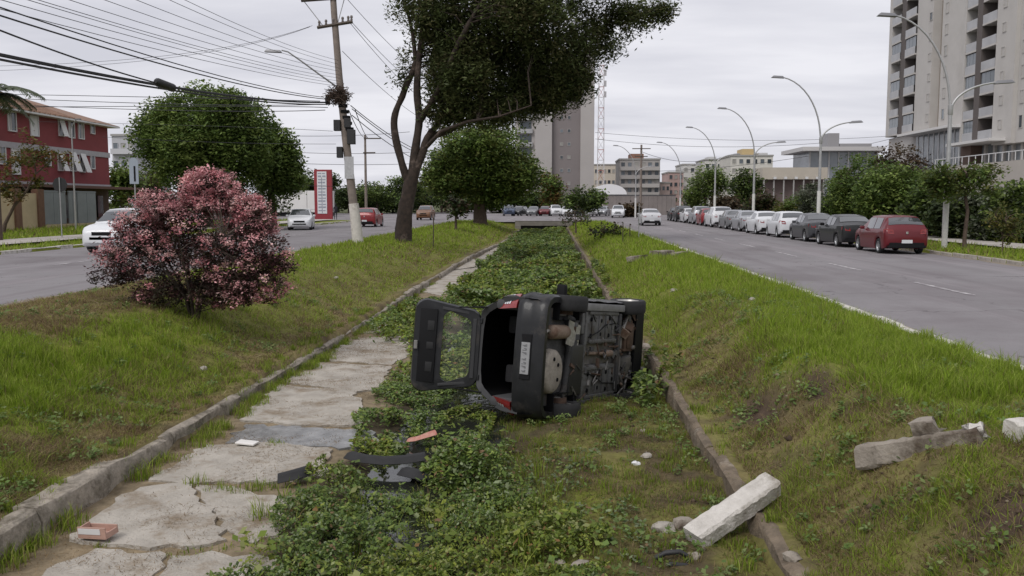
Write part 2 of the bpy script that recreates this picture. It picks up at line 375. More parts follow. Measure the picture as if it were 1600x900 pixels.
def marking(x, y0, y1, w=.13, z=None):
    zz = ZR+.04*math.exp(-((x-8.85)/2)**2)+.006 if z is None else z
    m = MB(); m.add([(x-w/2,y0,zz),(x+w/2,y0,zz),(x+w/2,y1,zz),(x-w/2,y1,zz)], [(0,1,2,3)])
    o = m.build('lane_dash', M_PAINT, road_m); return o
road_m = tag(empty('road_markings'), kind='structure')
for k in range(9): marking(8.85, 12.2+6.9*k+.15*(k%3), 15.4+6.9*k, .13)
for k in range(18): marking(12.35, 21.5+3.9*k, 22.9+3.9*k, .12)
for k in range(8): marking(-15.0, 18+8*k, 21.5+8*k, .13, ZL+.046)

# sand and grit washed against the kerbs
def gutter(x, side, y0, y1, z, label):
    ys = np.arange(y0, y1, .12); w = .10+.30*np.clip(fbm(ys*.7+x, ys*0+3, 4)-.28, 0, 1)*1.6+.05*vnoise(ys*6, ys*0); V = np.stack([np.stack([x+0*ys, ys, z+0*ys], 1), np.stack([x+side*w, ys, z+0*ys], 1)], 1).reshape(-1, 3)
    n = len(ys); i = np.arange(n-1)*2; F = np.stack([i, i+1, i+3, i+2], 1)
    tag(mesh_np('gutter_sand', V, F, mat('gutter_grit', (.26,.215,.165), .95, col2=(.17,.145,.12), vscale=8, bump=.6, bscale=50)), label, kind='stuff')
gutter(RX0+.002, 1, 9, 70, ZR+.005, 'sand washed along the left kerb of the right road')
gutter(RX1-.002, -1, 20, 70, ZR+.005, 'sand washed along the kerb beside the parked cars')
gutter(LX1-.002, -1, 10, 70, ZL+.005, 'sand washed along the median side of the left road')
# kerb stones, one metre each
def kerb(x, y0, y1, ztop, m_a, side, skip=()):
    root = tag(empty('kerb', (x, 0, 0)), kind='structure')
    mes = []
    for q in range(3):
        b = MB(); b.box((0,0,0), (.15, .965, .24)); me = b.mesh('kerb_stone', m_a, bevel=.018)
        for v in me.vertices: v.co += Vector((random.uniform(-.012,.012), random.uniform(-.012,.012), random.uniform(-.012,.012)))
        mes.append(me)
    y = y0
    while y < y1:
        if not any(a < y < b_ for a, b_ in skip):
            link('kerb_stone', random.choice(mes), root, (random.uniform(-.012,.012), y+.5, ztop-.12+random.uniform(-.012,.012)), (random.uniform(-.02,.02), random.uniform(-.03,.03), random.uniform(-.012,.012)))
        y += 1.0
    return root
kerb(RX0-.075, 9, YEND, 1.03, M_KWHITE, 1)
kerb(RX1+.075, 20, YEND, 1.05, M_CONC, -1)
kerb(LX0-.075, 22, YEND, 1.13, M_KWHITE, 1)
kerb(LX1+.075, 26, YEND, 1.045, M_CONC, -1)

# low concrete retaining walls either side of the canal, poured in blocks
M_WALL = mat('canal_concrete', (.36,.315,.26), .95, col2=(.17,.15,.12), vscale=6.5, bump=1, bscale=28, stain=((.075,.062,.04), 2.4, .50, .64))
def canal_wall(fn, sgn, hf, y0, y1, seglen, w, m):
    root = tag(empty('canal_wall', (float(fn(10)), 0, 0)), kind='structure'); y = y0; x0 = float(fn(10)); k = 0
    while y < y1:
        L_ = seglen*random.uniform(.8, 1.2); e = min(y+L_, y1); g = .012
        dz, dx = random.uniform(-.022,.018), random.uniform(-.03,.03); rings = []
        ns = max(3, int(L_/.35)) if y < 30 else 3
        for i in range(ns+1):
            yy = y+g+(e-y-2*g)*i/ns; h = float(hf(yy))+dz; cx = float(fn(yy))-x0+dx
            j = lambda s: random.uniform(-s*2.2, s*2.2)
            a = sgn*(-.0)+j(.008); rings.append([(cx-sgn*.035+j(.008), yy, -.3), (cx-sgn*.035+j(.012), yy, h*.55), (cx-sgn*.03+j(.01), yy, h-.03+j(.008)), (cx+j(.006), yy, h+j(.008)), (cx+sgn*w*.5, yy, h+.006+j(.008)), (cx+sgn*w+j(.015), yy, h-.005+j(.008)), (cx+sgn*w, yy, -.3)])
        b = MB(); b.loft(rings); b.build('wall_block', m, root, smooth=35); y = e; k += 1
    return root
M_WALLR = mat('dirty_canal_concrete', (.20,.155,.11), .95, col2=(.085,.066,.046), vscale=7, bump=1, bscale=26, stain=((.30,.26,.21), 2.6, .56, .70))
canal_wall(xl, -1, lambda y: np.interp(y, [0, 8.6, 9.2, 12, 15, 22, 28, 95], [.27, .26, .20, .185, .15, .13, .19, .2]), -2, YEND, 2.3, .20, M_WALL)
canal_wall(xr, 1, lambda y: hwall(y)-.035, -2, YEND, 3.6, .12, M_WALLR)

# water in the low middle of the canal
M_WATER = mat('still_water', (.02,.022,.018), .04, 0, .6, bump=.08, bscale=9)
sheet('water', [-3.9, -1, .3], [2, 30, YEND], lambda X, Y: -.085+0*X, M_WATER)

# bridge where the cross street passes over the canal
br = tag(empty('canal_bridge', (-1, YEND, 0)), 'pale concrete bridge edge closing the far end of the canal', 'bridge')
M_BR = mat('bridge_concrete', (.17,.155,.135), .9, var=.2, vscale=2)
b = MB(); b.bx(-3.0, 3.0, -.1, .5, .55, 1.02); b.build('deck_edge', M_BR, br, smooth=30)
b = MB(); b.bx(-3.0, 3.0, -.12, .1, 1.021, 1.05); b.build('parapet', M_BR, br)
for s in (-1, 1):
    b = MB(); b.bx(s*2.7-.3, s*2.7+.3, -.5, .45, -.2, .55); b.build('abutment', M_BR, br)
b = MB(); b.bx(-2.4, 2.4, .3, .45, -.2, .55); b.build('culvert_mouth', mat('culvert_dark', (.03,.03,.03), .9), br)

# broken concrete lining slabs on the left of the bed
M_SLAB = mat('slab_concrete', (.43,.395,.345), .92, col2=(.27,.245,.21), vscale=2.4, bump=1, bscale=34, stain=((.20,.155,.105), 1.7, .50, .66))
bedroot = tag(empty('canal_bed', (-3.5, 8, 0)), kind='structure')
def slab(px, z=.02, th=.12, m=None, jag=.06):
    pts = [P(a, b_, z=z) for a, b_ in px]; out = []
    for i, p in enumerate(pts):
        q = pts[(i+1) % len(pts)]; n = max(1, int((q-p).length/.11))
        for k in range(n):
            t = k/n; w = p.lerp(q, t); d = (q-p).normalized(); nrm = Vector((-d.y, d.x, 0))
            out.append(w + nrm*(random.uniform(-jag, jag) if k else 0))
    o3 = Vector((-3.5, 8, 0)); b = MB()
    b.prism([(p.x-o3.x, p.y-o3.y) for p in out], z-th, z)
    me = b.mesh('concrete_slab', m or M_SLAB)
    bm = bmesh.new(); bm.from_mesh(me)
    bmesh.ops.triangulate(bm, faces=[f for f in bm.faces if len(f.verts) > 4]); bm.to_mesh(me); bm.free()
    return link('concrete_slab', me, bedroot)
M_WET = mat('wet_concrete', (.20,.20,.20), .3, var=.45, vscale=5, bump=.6, bscale=18, spec=.6)
slab([(-90,1010),(90,880),(150,856),(262,866),(236,915),(190,1010)], .004)
slab([(242,915),(268,868),(330,860),(432,876),(400,985),(212,1010)], -.004)
slab([(108,842),(190,772),(240,758),(300,756),(330,800),(354,842),(285,853),(170,850)], .016)
slab([(308,757),(380,764),(440,778),(462,815),(400,848),(362,842),(338,800)], .006)
slab([(232,750),(322,694),(420,690),(520,702),(505,744),(430,752),(300,754)], .012)
slab([(352,692),(385,662),(500,668),(580,672),(596,692),(530,701),(400,694)], .006, m=M_WET, jag=.09)
slab([(374,655),(436,600),(552,612),(572,640),(560,664),(470,664)], .018)
slab([(440,596),(500,566),(612,572),(598,604),(556,612)], .012)
slab([(505,562),(548,528),(640,524),(636,556),(612,570)], .008)
slab([(560,520),(600,498),(650,500),(640,520)], .01)
slab([(648,452),(690,424),(752,416),(735,440),(690,462)], .015)
slab([(745,404),(778,384),(790,384),(772,404)], .05)
slab([(696,424),(735,404),(756,408),(744,418)], .015)
# ------------------------------------------------------------------ grass
LEAF = leafmat('grass_blades', .5, .6); FOL = leafmat('foliage', .36, .6)
def blade_mesh(name, x, y, h, w, col, lean=.5, zoff=-.01, tri=False, flat=None):
    n = len(x); z = H(x, y)+zoff
    a = rng.uniform(0, 2*np.pi, n); l = rng.normal(0, lean, n)*h; la = rng.uniform(0, 2*np.pi, n)
    if flat is not None: l = l*(1+flat*2); h = h*(1-.45*flat)
    sx, sy = np.cos(a)*w/2, np.sin(a)*w/2; lx, ly = np.cos(la)*l, np.sin(la)*l
    B0 = np.stack([x-sx, y-sy, z], 1); B1 = np.stack([x+sx, y+sy, z], 1)
    T = np.stack([x+lx, y+ly, z+h], 1)
    if tri:
        V = np.stack([B0, B1, T], 1).reshape(-1, 3); F = np.arange(3*n).reshape(n, 3); C = np.repeat(col, 3, 0)
    else:
        M0 = np.stack([x-sx*.8+lx*.3, y-sy*.8+ly*.3, z+h*.62], 1); M1 = np.stack([x+sx*.8+lx*.3, y+sy*.8+ly*.3, z+h*.62], 1)
        V = np.stack([B0, B1, M0, M1, T], 1).reshape(-1, 3); b = (np.arange(n)*5)[:, None]
        F = np.concatenate([b+[0,1,3], b+[0,3,2], b+[2,3,4]], 0); C = np.repeat(col, 5, 0)
    return V, F, C
def merge(name, parts, m, kind='stuff', parent=None, label=None):
    o, Vs, Fs, Cs = 0, [], [], []
    for V, F, C in parts: Vs.append(V); Fs.append(F+o); Cs.append(C); o += len(V)
    ob = mesh_np(name, np.concatenate(Vs), np.concatenate(Fs), m, np.concatenate(Cs), parent)
    return tag(ob, label, kind=kind)
G1, G2, G3 = np.array((.235,.330,.030)), np.array((.320,.380,.075)), np.array((.140,.210,.020))
D1, D2 = np.array((.290,.220,.115)), np.array((.160,.112,.062))
def mixcol(n, lush, dry):
    u = rng.random(n)[:, None]; g = np.where(u < .5, G1, np.where(u < .8, G2, G3)); d = np.where(rng.random(n)[:, None] < .6, D1, D2)
    isdry = (rng.random(n) < np.clip(dry*1.05*(1-lush*.7)+.03, 0, .95))[:, None]
    return np.where(isdry, d, g)*rng.uniform(.7, 1.25, n)[:, None]
def scatter(x0f, x1f, y0, y1, dens, tri, hscale, wscale, seed, bed=False):
    area = (y1-y0)*max(x1f(y0)-x0f(y0), x1f(y1)-x0f(y1)); n = int(area*dens)
    y = rng.uniform(y0, y1, n); x = x0f(y)+(x1f(y)-x0f(y))*rng.random(n)
    lu, dr, ba = zones(x, y); tuft = fbm(x*3.1+seed, y*3.1, 3)
    keep = rng.random(n) < np.clip(.72+.4*lu+.25*dr, 0, 1)*(1-.7*ba)*np.clip((tuft-.22)*3.4, .2, 1)
    x, y, lu, dr, tuft = x[keep], y[keep], lu[keep], dr[keep], tuft[keep]; n = len(x)
    h = (.050+.050*lu+.13*np.clip(tuft-.46, 0, 1)*2)*rng.uniform(.45, 1.5, n)*hscale
    w = rng.uniform(.004, .009, n)*wscale
    return blade_mesh('g', x, y, h, w, mixcol(n, lu, dr), .55, tri=tri, flat=(1-lu)*.55)
rb0, rb1 = (lambda y: xr(y)+.17+0*y), (lambda y: RX0-.16+0*y)
lb0, lb1 = (lambda y: LX1+.1+0*y), (lambda y: xl(y)-.3+0*y)
parts = []
for (y0, y1, d, tri, hs, ws) in ((4.6, 9, 4600, False, 1.0, .95), (9, 13, 3200, False, 1.05, 1.2), (13, 20, 1300, True, 1.15, 2.0), (20, 34, 480, True, 1.2, 3.4), (34, 60, 130, True, 1.3, 6.5), (60, 92, 50, True, 1.5, 11)):
    parts.append(scatter(rb0, rb1, y0, y1, d, tri, hs, ws, 3))
merge('turf_grass', parts, LEAF, label='green and straw coloured grass covering the right bank')
parts = []
for (y0, y1, d, tri, hs, ws) in ((6.2, 10, 3400, False, 1.0, 1.0), (10, 14, 2300, False, 1.0, 1.3), (14, 20, 850, True, 1.05, 2.1), (20, 34, 330, True, 1.1, 3.6), (34, 60, 110, True, 1.2, 7), (60, 92, 45, True, 1.4, 11)):
    x0 = (lambda y: np.maximum(LX1+.1, -1.0*y*.62-1.5)) if y1 < 16 else lb0
    parts.append(scatter(x0, lb1, y0, y1, d, tri, hs, ws, 11))
merge('turf_grass', parts, LEAF, label='green and straw coloured grass covering the left bank')
# flattened straw and thatch on the slopes
def straw(x0f, x1f, y0, y1, dens, ws, seed):
    n = int((y1-y0)*max(x1f(y0)-x0f(y0), x1f(y1)-x0f(y1))*dens); y = rng.uniform(y0, y1, n); x = x0f(y)+(x1f(y)-x0f(y))*rng.random(n)
    lu, dr, ba = zones(x, y); k = rng.random(n) < np.clip((1-lu)*(.35+.8*dr), 0, 1)*np.clip((fbm(x*2.2+seed, y*2.2)-.25)*3, .1, 1)*(1-.7*ba); x, y = x[k], y[k]; n = len(x)
    c = np.where(rng.random(n)[:, None] < .55, D1, np.where(rng.random(n)[:, None] < .6, D2, np.array((.36,.29,.18))))*rng.uniform(.55, 1.35, n)[:, None]
    return blade_mesh('s', x, y, rng.uniform(.01, .06, n), rng.uniform(.005, .010, n)*ws, c, 2.4, zoff=.004, tri=True)
merge('dry_straw', [straw(rb0, lambda y: xr(y)+2.6, 4.8, 10, 2600, 1, 2), straw(rb0, lambda y: xr(y)+2.4, 10, 20, 900, 1.6, 2)], LEAF, label='dead straw lying on the slope of the right bank')
merge('dry_straw', [straw(lambda y: np.maximum(xl(y)-4.2, -.62*y-1.5), lambda y: xl(y)-.06+.0*y, 6.4, 12, 1900, 1.1, 5), straw(lambda y: xl(y)-4.5, lambda y: xl(y)-.05+.0*y, 12, 26, 500, 2.2, 5)], LEAF, label='dead straw lying on the slope of the left bank')
def strawbed(n):
    y = rng.uniform(6.2, 20, n); x = xl(y)+.03+rng.random(n)**1.6*1.9; k = rng.random(n) < np.clip((fbm(x*1.9, y*1.9)-.38)*4, .03, 1); x, y = x[k], y[k]; n = len(x)
    return blade_mesh('s', x, y, rng.uniform(.006, .02, n), rng.uniform(.004, .009, n), np.where(rng.random(n)[:, None] < .6, np.array((.27,.19,.10)), D2)*rng.uniform(.6, 1.2, n)[:, None], 3.5, zoff=.028, tri=True)
def strawbed2(n):
    y = rng.uniform(5.2, 14, n); x = rng.uniform(-.6, 1.7, n); k = (x < xr(y)-.03) & (rng.random(n) < np.clip((fbm(x*1.6+8, y*1.6)-.33)*4, .08, 1)); x, y = x[k], y[k]; n = len(x)
    return blade_mesh('s', x, y, rng.uniform(.006, .035, n), rng.uniform(.004, .009, n), np.where(rng.random(n)[:, None] < .5, np.array((.24,.17,.09)), np.where(rng.random(n)[:, None] < .5, D2, G3*.8))*rng.uniform(.5, 1.2, n)[:, None], 2.8, zoff=.004, tri=True)
merge('dry_straw', [strawbed2(45000)], LEAF, label='dead stalks and straw on the right side of the canal bed')
merge('dry_straw', [strawbed(34000)], LEAF, label='loose straw and dead leaves on the concrete slabs')
# clods of earth and small debris on the worn slopes
def clods(n, x0f, x1f, y0, y1, name_label):
    y = rng.uniform(y0, y1, n*6); x = x0f(y)+(x1f(y)-x0f(y))*rng.random(n*6); lu, dr, ba = zones(x, y)
    k = rng.random(n*6) < np.clip(.10+ba*.8, 0, 1)*(1-lu); x, y = x[k][:n], y[k][:n]; n = len(x); r = rng.gamma(1.6, .006, n)+.005; z = H(x, y)
    base = np.array([(0,0,1),(1,0,0),(0,1,0),(-1,0,0),(0,-1,0),(0,0,-1)], float); tr = np.array([(0,1,2),(0,2,3),(0,3,4),(0,4,1),(5,2,1),(5,3,2),(5,4,3),(5,1,4)])
    a = rng.uniform(0, 6.28, n); V = base[None]*rng.uniform(.6, 1.5, (n, 6, 1)); ca, sa = np.cos(a)[:, None], np.sin(a)[:, None]
    V = np.stack([V[..., 0]*ca-V[..., 1]*sa, V[..., 0]*sa+V[..., 1]*ca, V[..., 2]*.7], -1)*r[:, None, None]+np.stack([x, y, z+r*.2], 1)[:, None]
    c = np.where(rng.random(n)[:, None] < .7, np.array((.085,.060,.042)), np.array((.20,.165,.12)))*rng.uniform(.6, 1.3, n)[:, None]
    return V.reshape(-1, 3), (tr[None]+np.arange(n)[:, None, None]*6).reshape(-1, 3), np.repeat(c, 6, 0)
M_CLOD = mat('clod_earth', (.1,.08,.05), .95, attr='Col', var=.3, vscale=40, spec=.2)
merge('soil_clods', [clods(260, rb0, lambda y: xr(y)+2.4, 5.0, 14, 'r'), clods(160, lambda y: -.5+0*y, lambda y: xr(y)-.05, 5.2, 13, 'b')], M_CLOD, label='few crumbs of earth and grit on the right bank and bed')
# verges beyond the carriageways
parts = [scatter(lambda y: RX1+.2+0*y, lambda y: 18.1+0*y, 22, 60, 70, True, 1.6, 8, 5), scatter(lambda y: 20.7+0*y, lambda y: 27+0*y, 24, 60, 30, True, 2.2, 10, 5)]
merge('turf_grass', parts, LEAF, label='grass strip between the parked cars and the right pavement')
parts = [scatter(lambda y: -22.5+0*y, lambda y: LX0-.2+0*y, 26, 70, 60, True, 1.5, 8, 6), scatter(lambda y: -36+0*y, lambda y: -25.7+0*y, 34, 90, 28, True, 2.0, 11, 6)]
merge('turf_grass', parts, LEAF, label='grass strip along the left pavement before the red building')
# tufts: in the bed, at the wall foot, in slab joints
def tufts(name, spots, label, hh=(.10,.26), cols=(G1,G2,G3), nb=90, wd=.008, dryp=.12):
    ps = []
    for (x, y, r, s) in spots:
        n = int(nb*s*max(1, (r/.12)**1.3)); a = rng.uniform(0, 2*np.pi, n); q = r*np.sqrt(rng.random(n))
        xx, yy = x+np.cos(a)*q*1.25, y+np.sin(a)*q
        h = rng.uniform(*hh, n)*s*(1-.35*q/r); u = rng.integers(0, 3, n)
        c = np.array(cols)[u]*rng.uniform(.7, 1.2, n)[:, None]; dd = rng.random(n) < dryp; c[dd] = D1*rng.uniform(.6, 1.1)
        ps.append(blade_mesh('t', xx, yy, h, rng.uniform(.6, 1.3, n)*wd, c, .45))
    return merge(name, ps, LEAF, label=label)
sp = []
for (a, b_, r, s) in ((225,742,.16,1.0),(212,748,.12,.9),(332,680,.15,1.0),(345,670,.13,.9),(395,632,.2,1.0),(378,645,.16,1.0),(420,612,.16,1.0),(430,600,.16,.95),(95,826,.15,1.0),(110,815,.13,1.0),(60,850,.13,1.0),(20,872,.14,1.0),(5,885,.15,1.1),
                      (310,757,.12,.75),(345,765,.14,.6),(380,766,.16,.6),(415,762,.14,.65),(430,695,.10,.5),(455,585,.14,.8),(480,570,.14,.8),(510,552,.14,.8),(540,535,.14,.7),(300,862,.1,.4),(345,855,.1,.35),(400,846,.1,.5),(272,868,.07,.35),(160,852,.06,.35),(560,515,.2,.9),(600,500,.25,1)):
    p = P(a, b_, z=0); sp.append((p.x, p.y, r, s))
for k in range(90):                                   # overgrown stretch of the wall foot
    y = random.uniform(9.2, 26); sp.append((float(xl(y))+random.uniform(.06,.28), y, random.uniform(.08,.17), random.uniform(.45,.95)))
for k in range(70):                                   # hanging over the wall tops
    y = random.uniform(6.2, 24); sp.append((float(xl(y))-random.uniform(.12,.3), y, random.uniform(.05,.12), random.uniform(.3,.7)))
for k in range(60):
    y = random.uniform(5.2, 24); sp.append((float(xr(y))+random.uniform(.02,.16), y, random.uniform(.05,.12), random.uniform(.3,.7)))
for k in range(46):                                   # ragged line along the foot of the left wall
    y = random.uniform(6.5, 34); sp.append((float(xl(y))+random.uniform(.05,.16), y, random.uniform(.05,.11), random.uniform(.4,.85)))
for k in range(30):
    y = random.uniform(6, 26); sp.append((float(xr(y))-random.uniform(.08,.3), y, random.uniform(.06,.13), random.uniform(.4,.8)))
tufts('grass_tufts', sp, 'green grass tufts along the foot of the canal walls')
sp = []
for k in range(900):
    y = random.uniform(5.3, 14.5); x = random.uniform(-.9, float(xr(y))-.05)
    if random.random() < .35+.65*float(fbm(x*1.3+2, y*1.3)): sp.append((x, y, random.uniform(.05,.15), random.uniform(.22,.62)))
tufts('grass_tufts', sp, 'short mixed grass on the right side of the canal bed', nb=70, dryp=.34, cols=(G1*.85, G2*.75, G3))

# broad-leaved weeds dotted through the turf
def rosettes(n, x0f, x1f, y0, y1):
    y = rng.uniform(y0, y1, n); x = x0f(y)+(x1f(y)-x0f(y))*rng.random(n); k = rng.random(n) < np.clip((fbm(x*.9+77, y*.9, 3)-.42)*5, .05, 1); x, y = x[k], y[k]
    r = rng.uniform(.04, .12, len(x)); m = (rng.poisson(14, len(x))+5); i = np.repeat(np.arange(len(x)), m); a = rng.uniform(0, 6.28, len(i)); q = r[i]*np.sqrt(rng.random(len(i)))
    px_, py_ = x[i]+np.cos(a)*q, y[i]+np.sin(a)*q; pz = H(px_, py_)+rng.uniform(.01, .10, len(i)); tone = rng.uniform(.7, 1.2, len(x))[i]
    return leaf_quads(np.stack([px_, py_, pz], 1), .5, rng.uniform(.012, .034, len(i)), np.where(rng.random(len(i))[:, None] < .6, np.array((.13,.20,.05)), np.array((.20,.25,.09)))*tone[:, None])
# ------------------------------------------------------------------ weeds
ORD = 'first second third fourth fifth sixth seventh eighth ninth tenth eleventh twelfth thirteenth fourteenth fifteenth sixteenth seventeenth eighteenth nineteenth twentieth twenty-first twenty-second twenty-third twenty-fourth twenty-fifth twenty-sixth'.split()
def in_poly(x, y, poly):
    c = np.zeros(len(x), bool); n = len(poly)
    for i in range(n):
        x1, y1 = poly[i]; x2, y2 = poly[(i+1) % n]
        t = ((y1 > y) != (y2 > y)) & (x < (x2-x1)*(y-y1)/(y2-y1+1e-12)+x1); c ^= t
    return c
def leaf_quads(c, nrm_z, size, col, aspect=1.0):
    """diamond leaves at c (n,3); nrm_z = how level they lie"""
    n = len(c); a = rng.uniform(0, 2*np.pi, n); tilt = rng.normal(0, 1, (n, 2))*(1-nrm_z)
    U = np.stack([np.cos(a), np.sin(a), tilt[:, 0]], 1); U /= np.linalg.norm(U, axis=1)[:, None]
    W = np.stack([-np.sin(a), np.cos(a), tilt[:, 1]], 1); W /= np.linalg.norm(W, axis=1)[:, None]
    s = (size if hasattr(size, '__len__') else np.full(n, size))[:, None]
    V = np.stack([c-U*s, c-W*s*aspect*.62+U*s*.1, c+U*s, c+W*s*aspect*.62+U*s*.1], 1).reshape(-1, 3)
    return V, np.arange(4*n).reshape(n, 4), np.repeat(col, 4, 0)
W1, W2, W3, W4 = np.array((.130,.195,.048)), np.array((.200,.255,.060)), np.array((.065,.105,.026)), np.array((.230,.275,.150))
merge('bank_weeds', [rosettes(900, rb0, rb1, 5, 20), rosettes(1100, lambda y: np.maximum(LX1+.2, -.62*y-1.5), lb1, 6.4, 22), rosettes(420, lambda y: -.4+0*y, lambda y: xr(y)-.1, 5.2, 14)], FOL, label='small broad-leaved weeds dotted over both banks')
sp = []
for k in range(60):
    q = P(random.uniform(400, 950), random.uniform(720, 930), z=.05); sp.append((q.x, q.y, random.uniform(.05,.14), random.uniform(.7,1.25)))
tufts('grass_tufts', sp, 'tall grass blades rising among the foreground weeds', hh=(.16,.34), nb=26, dryp=.15, wd=.007)
PUDDLES = [(q.x, q.y, r_) for q, r_ in ((P(738,632,z=-.08), .17), (P(622,676,z=-.08), .15), (P(612,752,z=-.08), .13), (P(648,690,z=-.08), .12), (P(850,655,z=-.08), .12), (P(640,655,z=-.08), .12), (P(560,878,z=-.08), .07), (P(470,838,z=-.08), .07))]
def weed_field(poly, dens, size, hgt, seed, sx=(W1,W2,W3,W4), pr=(.42,.62,.86), mounds=(), edge=.25, fr=1.6, level=.55, tint=False):
    poly = [(p[0], p[1]) for p in poly]
    xs, ys = [p[0] for p in poly], [p[1] for p in poly]
    n = int((max(xs)-min(xs))*(max(ys)-min(ys))*dens); x = rng.uniform(min(xs), max(xs), n); y = rng.uniform(min(ys), max(ys), n)
    jx, jy = (fbm(x*2.2+seed, y*2.2, 4)-.5)*edge*2.6, (fbm(x*3+50+seed, y*3, 3)-.5)*edge*2.2
    k = in_poly(x+jx, y+jy, poly); x, y = x[k], y[k]
    f = fbm(x*fr+seed, y*fr, 4); g = fbm(x*fr*3.3+seed, y*fr*3.3+9, 3)
    hole = rng.random(len(x)) < np.clip((np.minimum(f, g*.95+.04)-.355)*6, .02, 1); x, y, f, g = x[hole], y[hole], f[hole], g[hole]
    top = hgt*(.25+1.5*np.clip(f-.28, 0, 1)+1.2*(g-.4))
    for (mx, my, mr, mh) in mounds: top = top + mh*np.exp(-((x-mx)**2+(y-my)**2)/mr**2)
    kp = np.ones(len(x), bool)
    for (hx, hy, hr) in PUDDLES: kp &= ((x-hx)**2+((y-hy)*.6)**2 > (hr*(.6+.8*g))**2)
    x, y, f, g, top = x[kp], y[kp], f[kp], g[kp], top[kp]
    n = len(x); z = H(x, y)+np.clip(top, .02, 2)*(1-.85*rng.random(n)**2.2)
    u = rng.random(n)+.35*(f-.5)
    dead = (rng.random(n) < .035)[:, None]
    c = np.where((u < pr[0])[:, None], sx[0], np.where((u < pr[1])[:, None], sx[1], np.where((u < pr[2])[:, None], sx[2], sx[3])))*rng.uniform(.7, 1.25, n)[:, None]
    c = np.where(dead, np.array((.20,.13,.07)), c)
    if tint or True: yy = sst((fbm(x*.9+seed+70, y*.9, 3)-.50)/.12)[:, None]; c = c*(1-yy)+yy*c*np.array((1.14,1.04,.72))
    return leaf_quads(np.stack([x, y, z], 1), level, size*rng.uniform(.55, 1.3, n), c)
def pp(l, z=.12): return [P(a, b_, z=z) for a, b_ in l]
near = pp([(270,985),(330,905),(405,862),(442,815),(448,768),(520,722),(560,736),(640,752),(668,760),(668,700),(735,655),(792,690),(800,735),(845,775),(905,800),(965,845),(960,985)])
m1 = P(728,742,z=.05); m2 = P(520,760,z=.05); m3 = P(560,850,z=.05); m4 = P(760,830,z=.05)
WG = [weed_field(near, 2400, .013, .15, 2, level=.3, edge=.45, sx=(W2*1.1,W2,W1,W4)), weed_field(near, 260, .042, .24, 3, level=.5, edge=.4, sx=(W1,W2,W4,W2))]
merge('leafy_weeds', WG+[weed_field(near, 6400, .022, .17, 1, level=.36, edge=.42, tint=True, mounds=((m1.x,m1.y,.42,.40),(m2.x,m2.y,.45,.10),(m3.x,m3.y,.6,.10),(m4.x,m4.y,.5,.06)))], FOL, label='dense clover-like green weeds filling the foreground of the canal')
mp = [(m1.x+.46*math.cos(t)*(1+.15*math.sin(3*t)), m1.y+.40*math.sin(t)) for t in np.linspace(0, 6.28, 14)[:-1]]
merge('leafy_weeds', [weed_field(mp, 7500, .030, .16, 21, level=.45, edge=.12, sx=(W1*1.25,W2*1.2,W3*1.3,W4*1.1), mounds=((m1.x,m1.y,.40,.50),)), weed_field(mp, 3500, .026, .10, 22, level=.4, edge=.1, sx=(W1*1.1,W2,W3,W4), mounds=((m1.x,m1.y,.38,.26),))], FOL, label='bright leafy mound standing in front of the overturned car')
leftp = pp([(548,668),(556,632),(600,596),(642,560),(700,590),(760,620),(770,650),(700,668),(640,676),(600,705),(565,690)])
lm = P(600,655,z=.05); lm2 = P(690,640,z=.05)
merge('leafy_weeds', [weed_field(leftp, 3800, .028, .12, 4, level=.5, sx=(W1*1.15,W2*1.1,W3*1.2,W4), mounds=((lm.x,lm.y,.4,.10),(lm2.x,lm2.y,.3,.06)))], FOL, label='dark green weeds beside the slabs left of the overturned car')
mid = pp([(640,575),(640,530),(585,524),(572,502),(606,480),(650,466),(700,468),(735,440),(760,424),(930,424),(955,470),(985,500),(1000,540),(990,560),(800,590)], .2)
merge('leafy_weeds', [weed_field(mid, 1700, .046, .26, 6, fr=1.0, level=.5, sx=(W1*1.15,W2*1.1,W3*1.2,W4), mounds=((-2.6,17.5,.9,.2),(-1.6,21,1.1,.35),(.4,20,.8,.25),(-.6,24,.9,.25)))], FOL, label='tall leafy weeds in the canal right behind the overturned car')
fars = [(-2.9,25),(-3.2,34),(-3.3,46),(-3.3,60),(-2.9,YEND-.5),(1.0,YEND-.5),(1.15,60),(1.25,25)]
merge('leafy_weeds', [weed_field(fars, 560, .08, .42, 9, fr=.55, edge=.5, level=.5, sx=(W1*1.15,W2*1.1,W3*1.2,W4))], FOL, label='weeds carpeting the canal far beyond the overturned car')
bedr = pp([(800,690),(860,668),(930,690),(985,735),(1000,790),(1080,860),(1120,985),(960,985),(960,845),(905,800),(840,775)])
merge('leafy_weeds', [weed_field(bedr, 700, .026, .06, 14, sx=(W4*.8,W2*.9,W3,W1))], FOL, label='sparse low weeds on the bed right of the foreground patch')
rs = pp([(992,640),(1046,632),(1052,600),(1028,570),(1000,585)], .05)
merge('leafy_weeds', [weed_field(rs, 1500, .05, .42, 16)], FOL, label='weeds growing at the front of the overturned car')

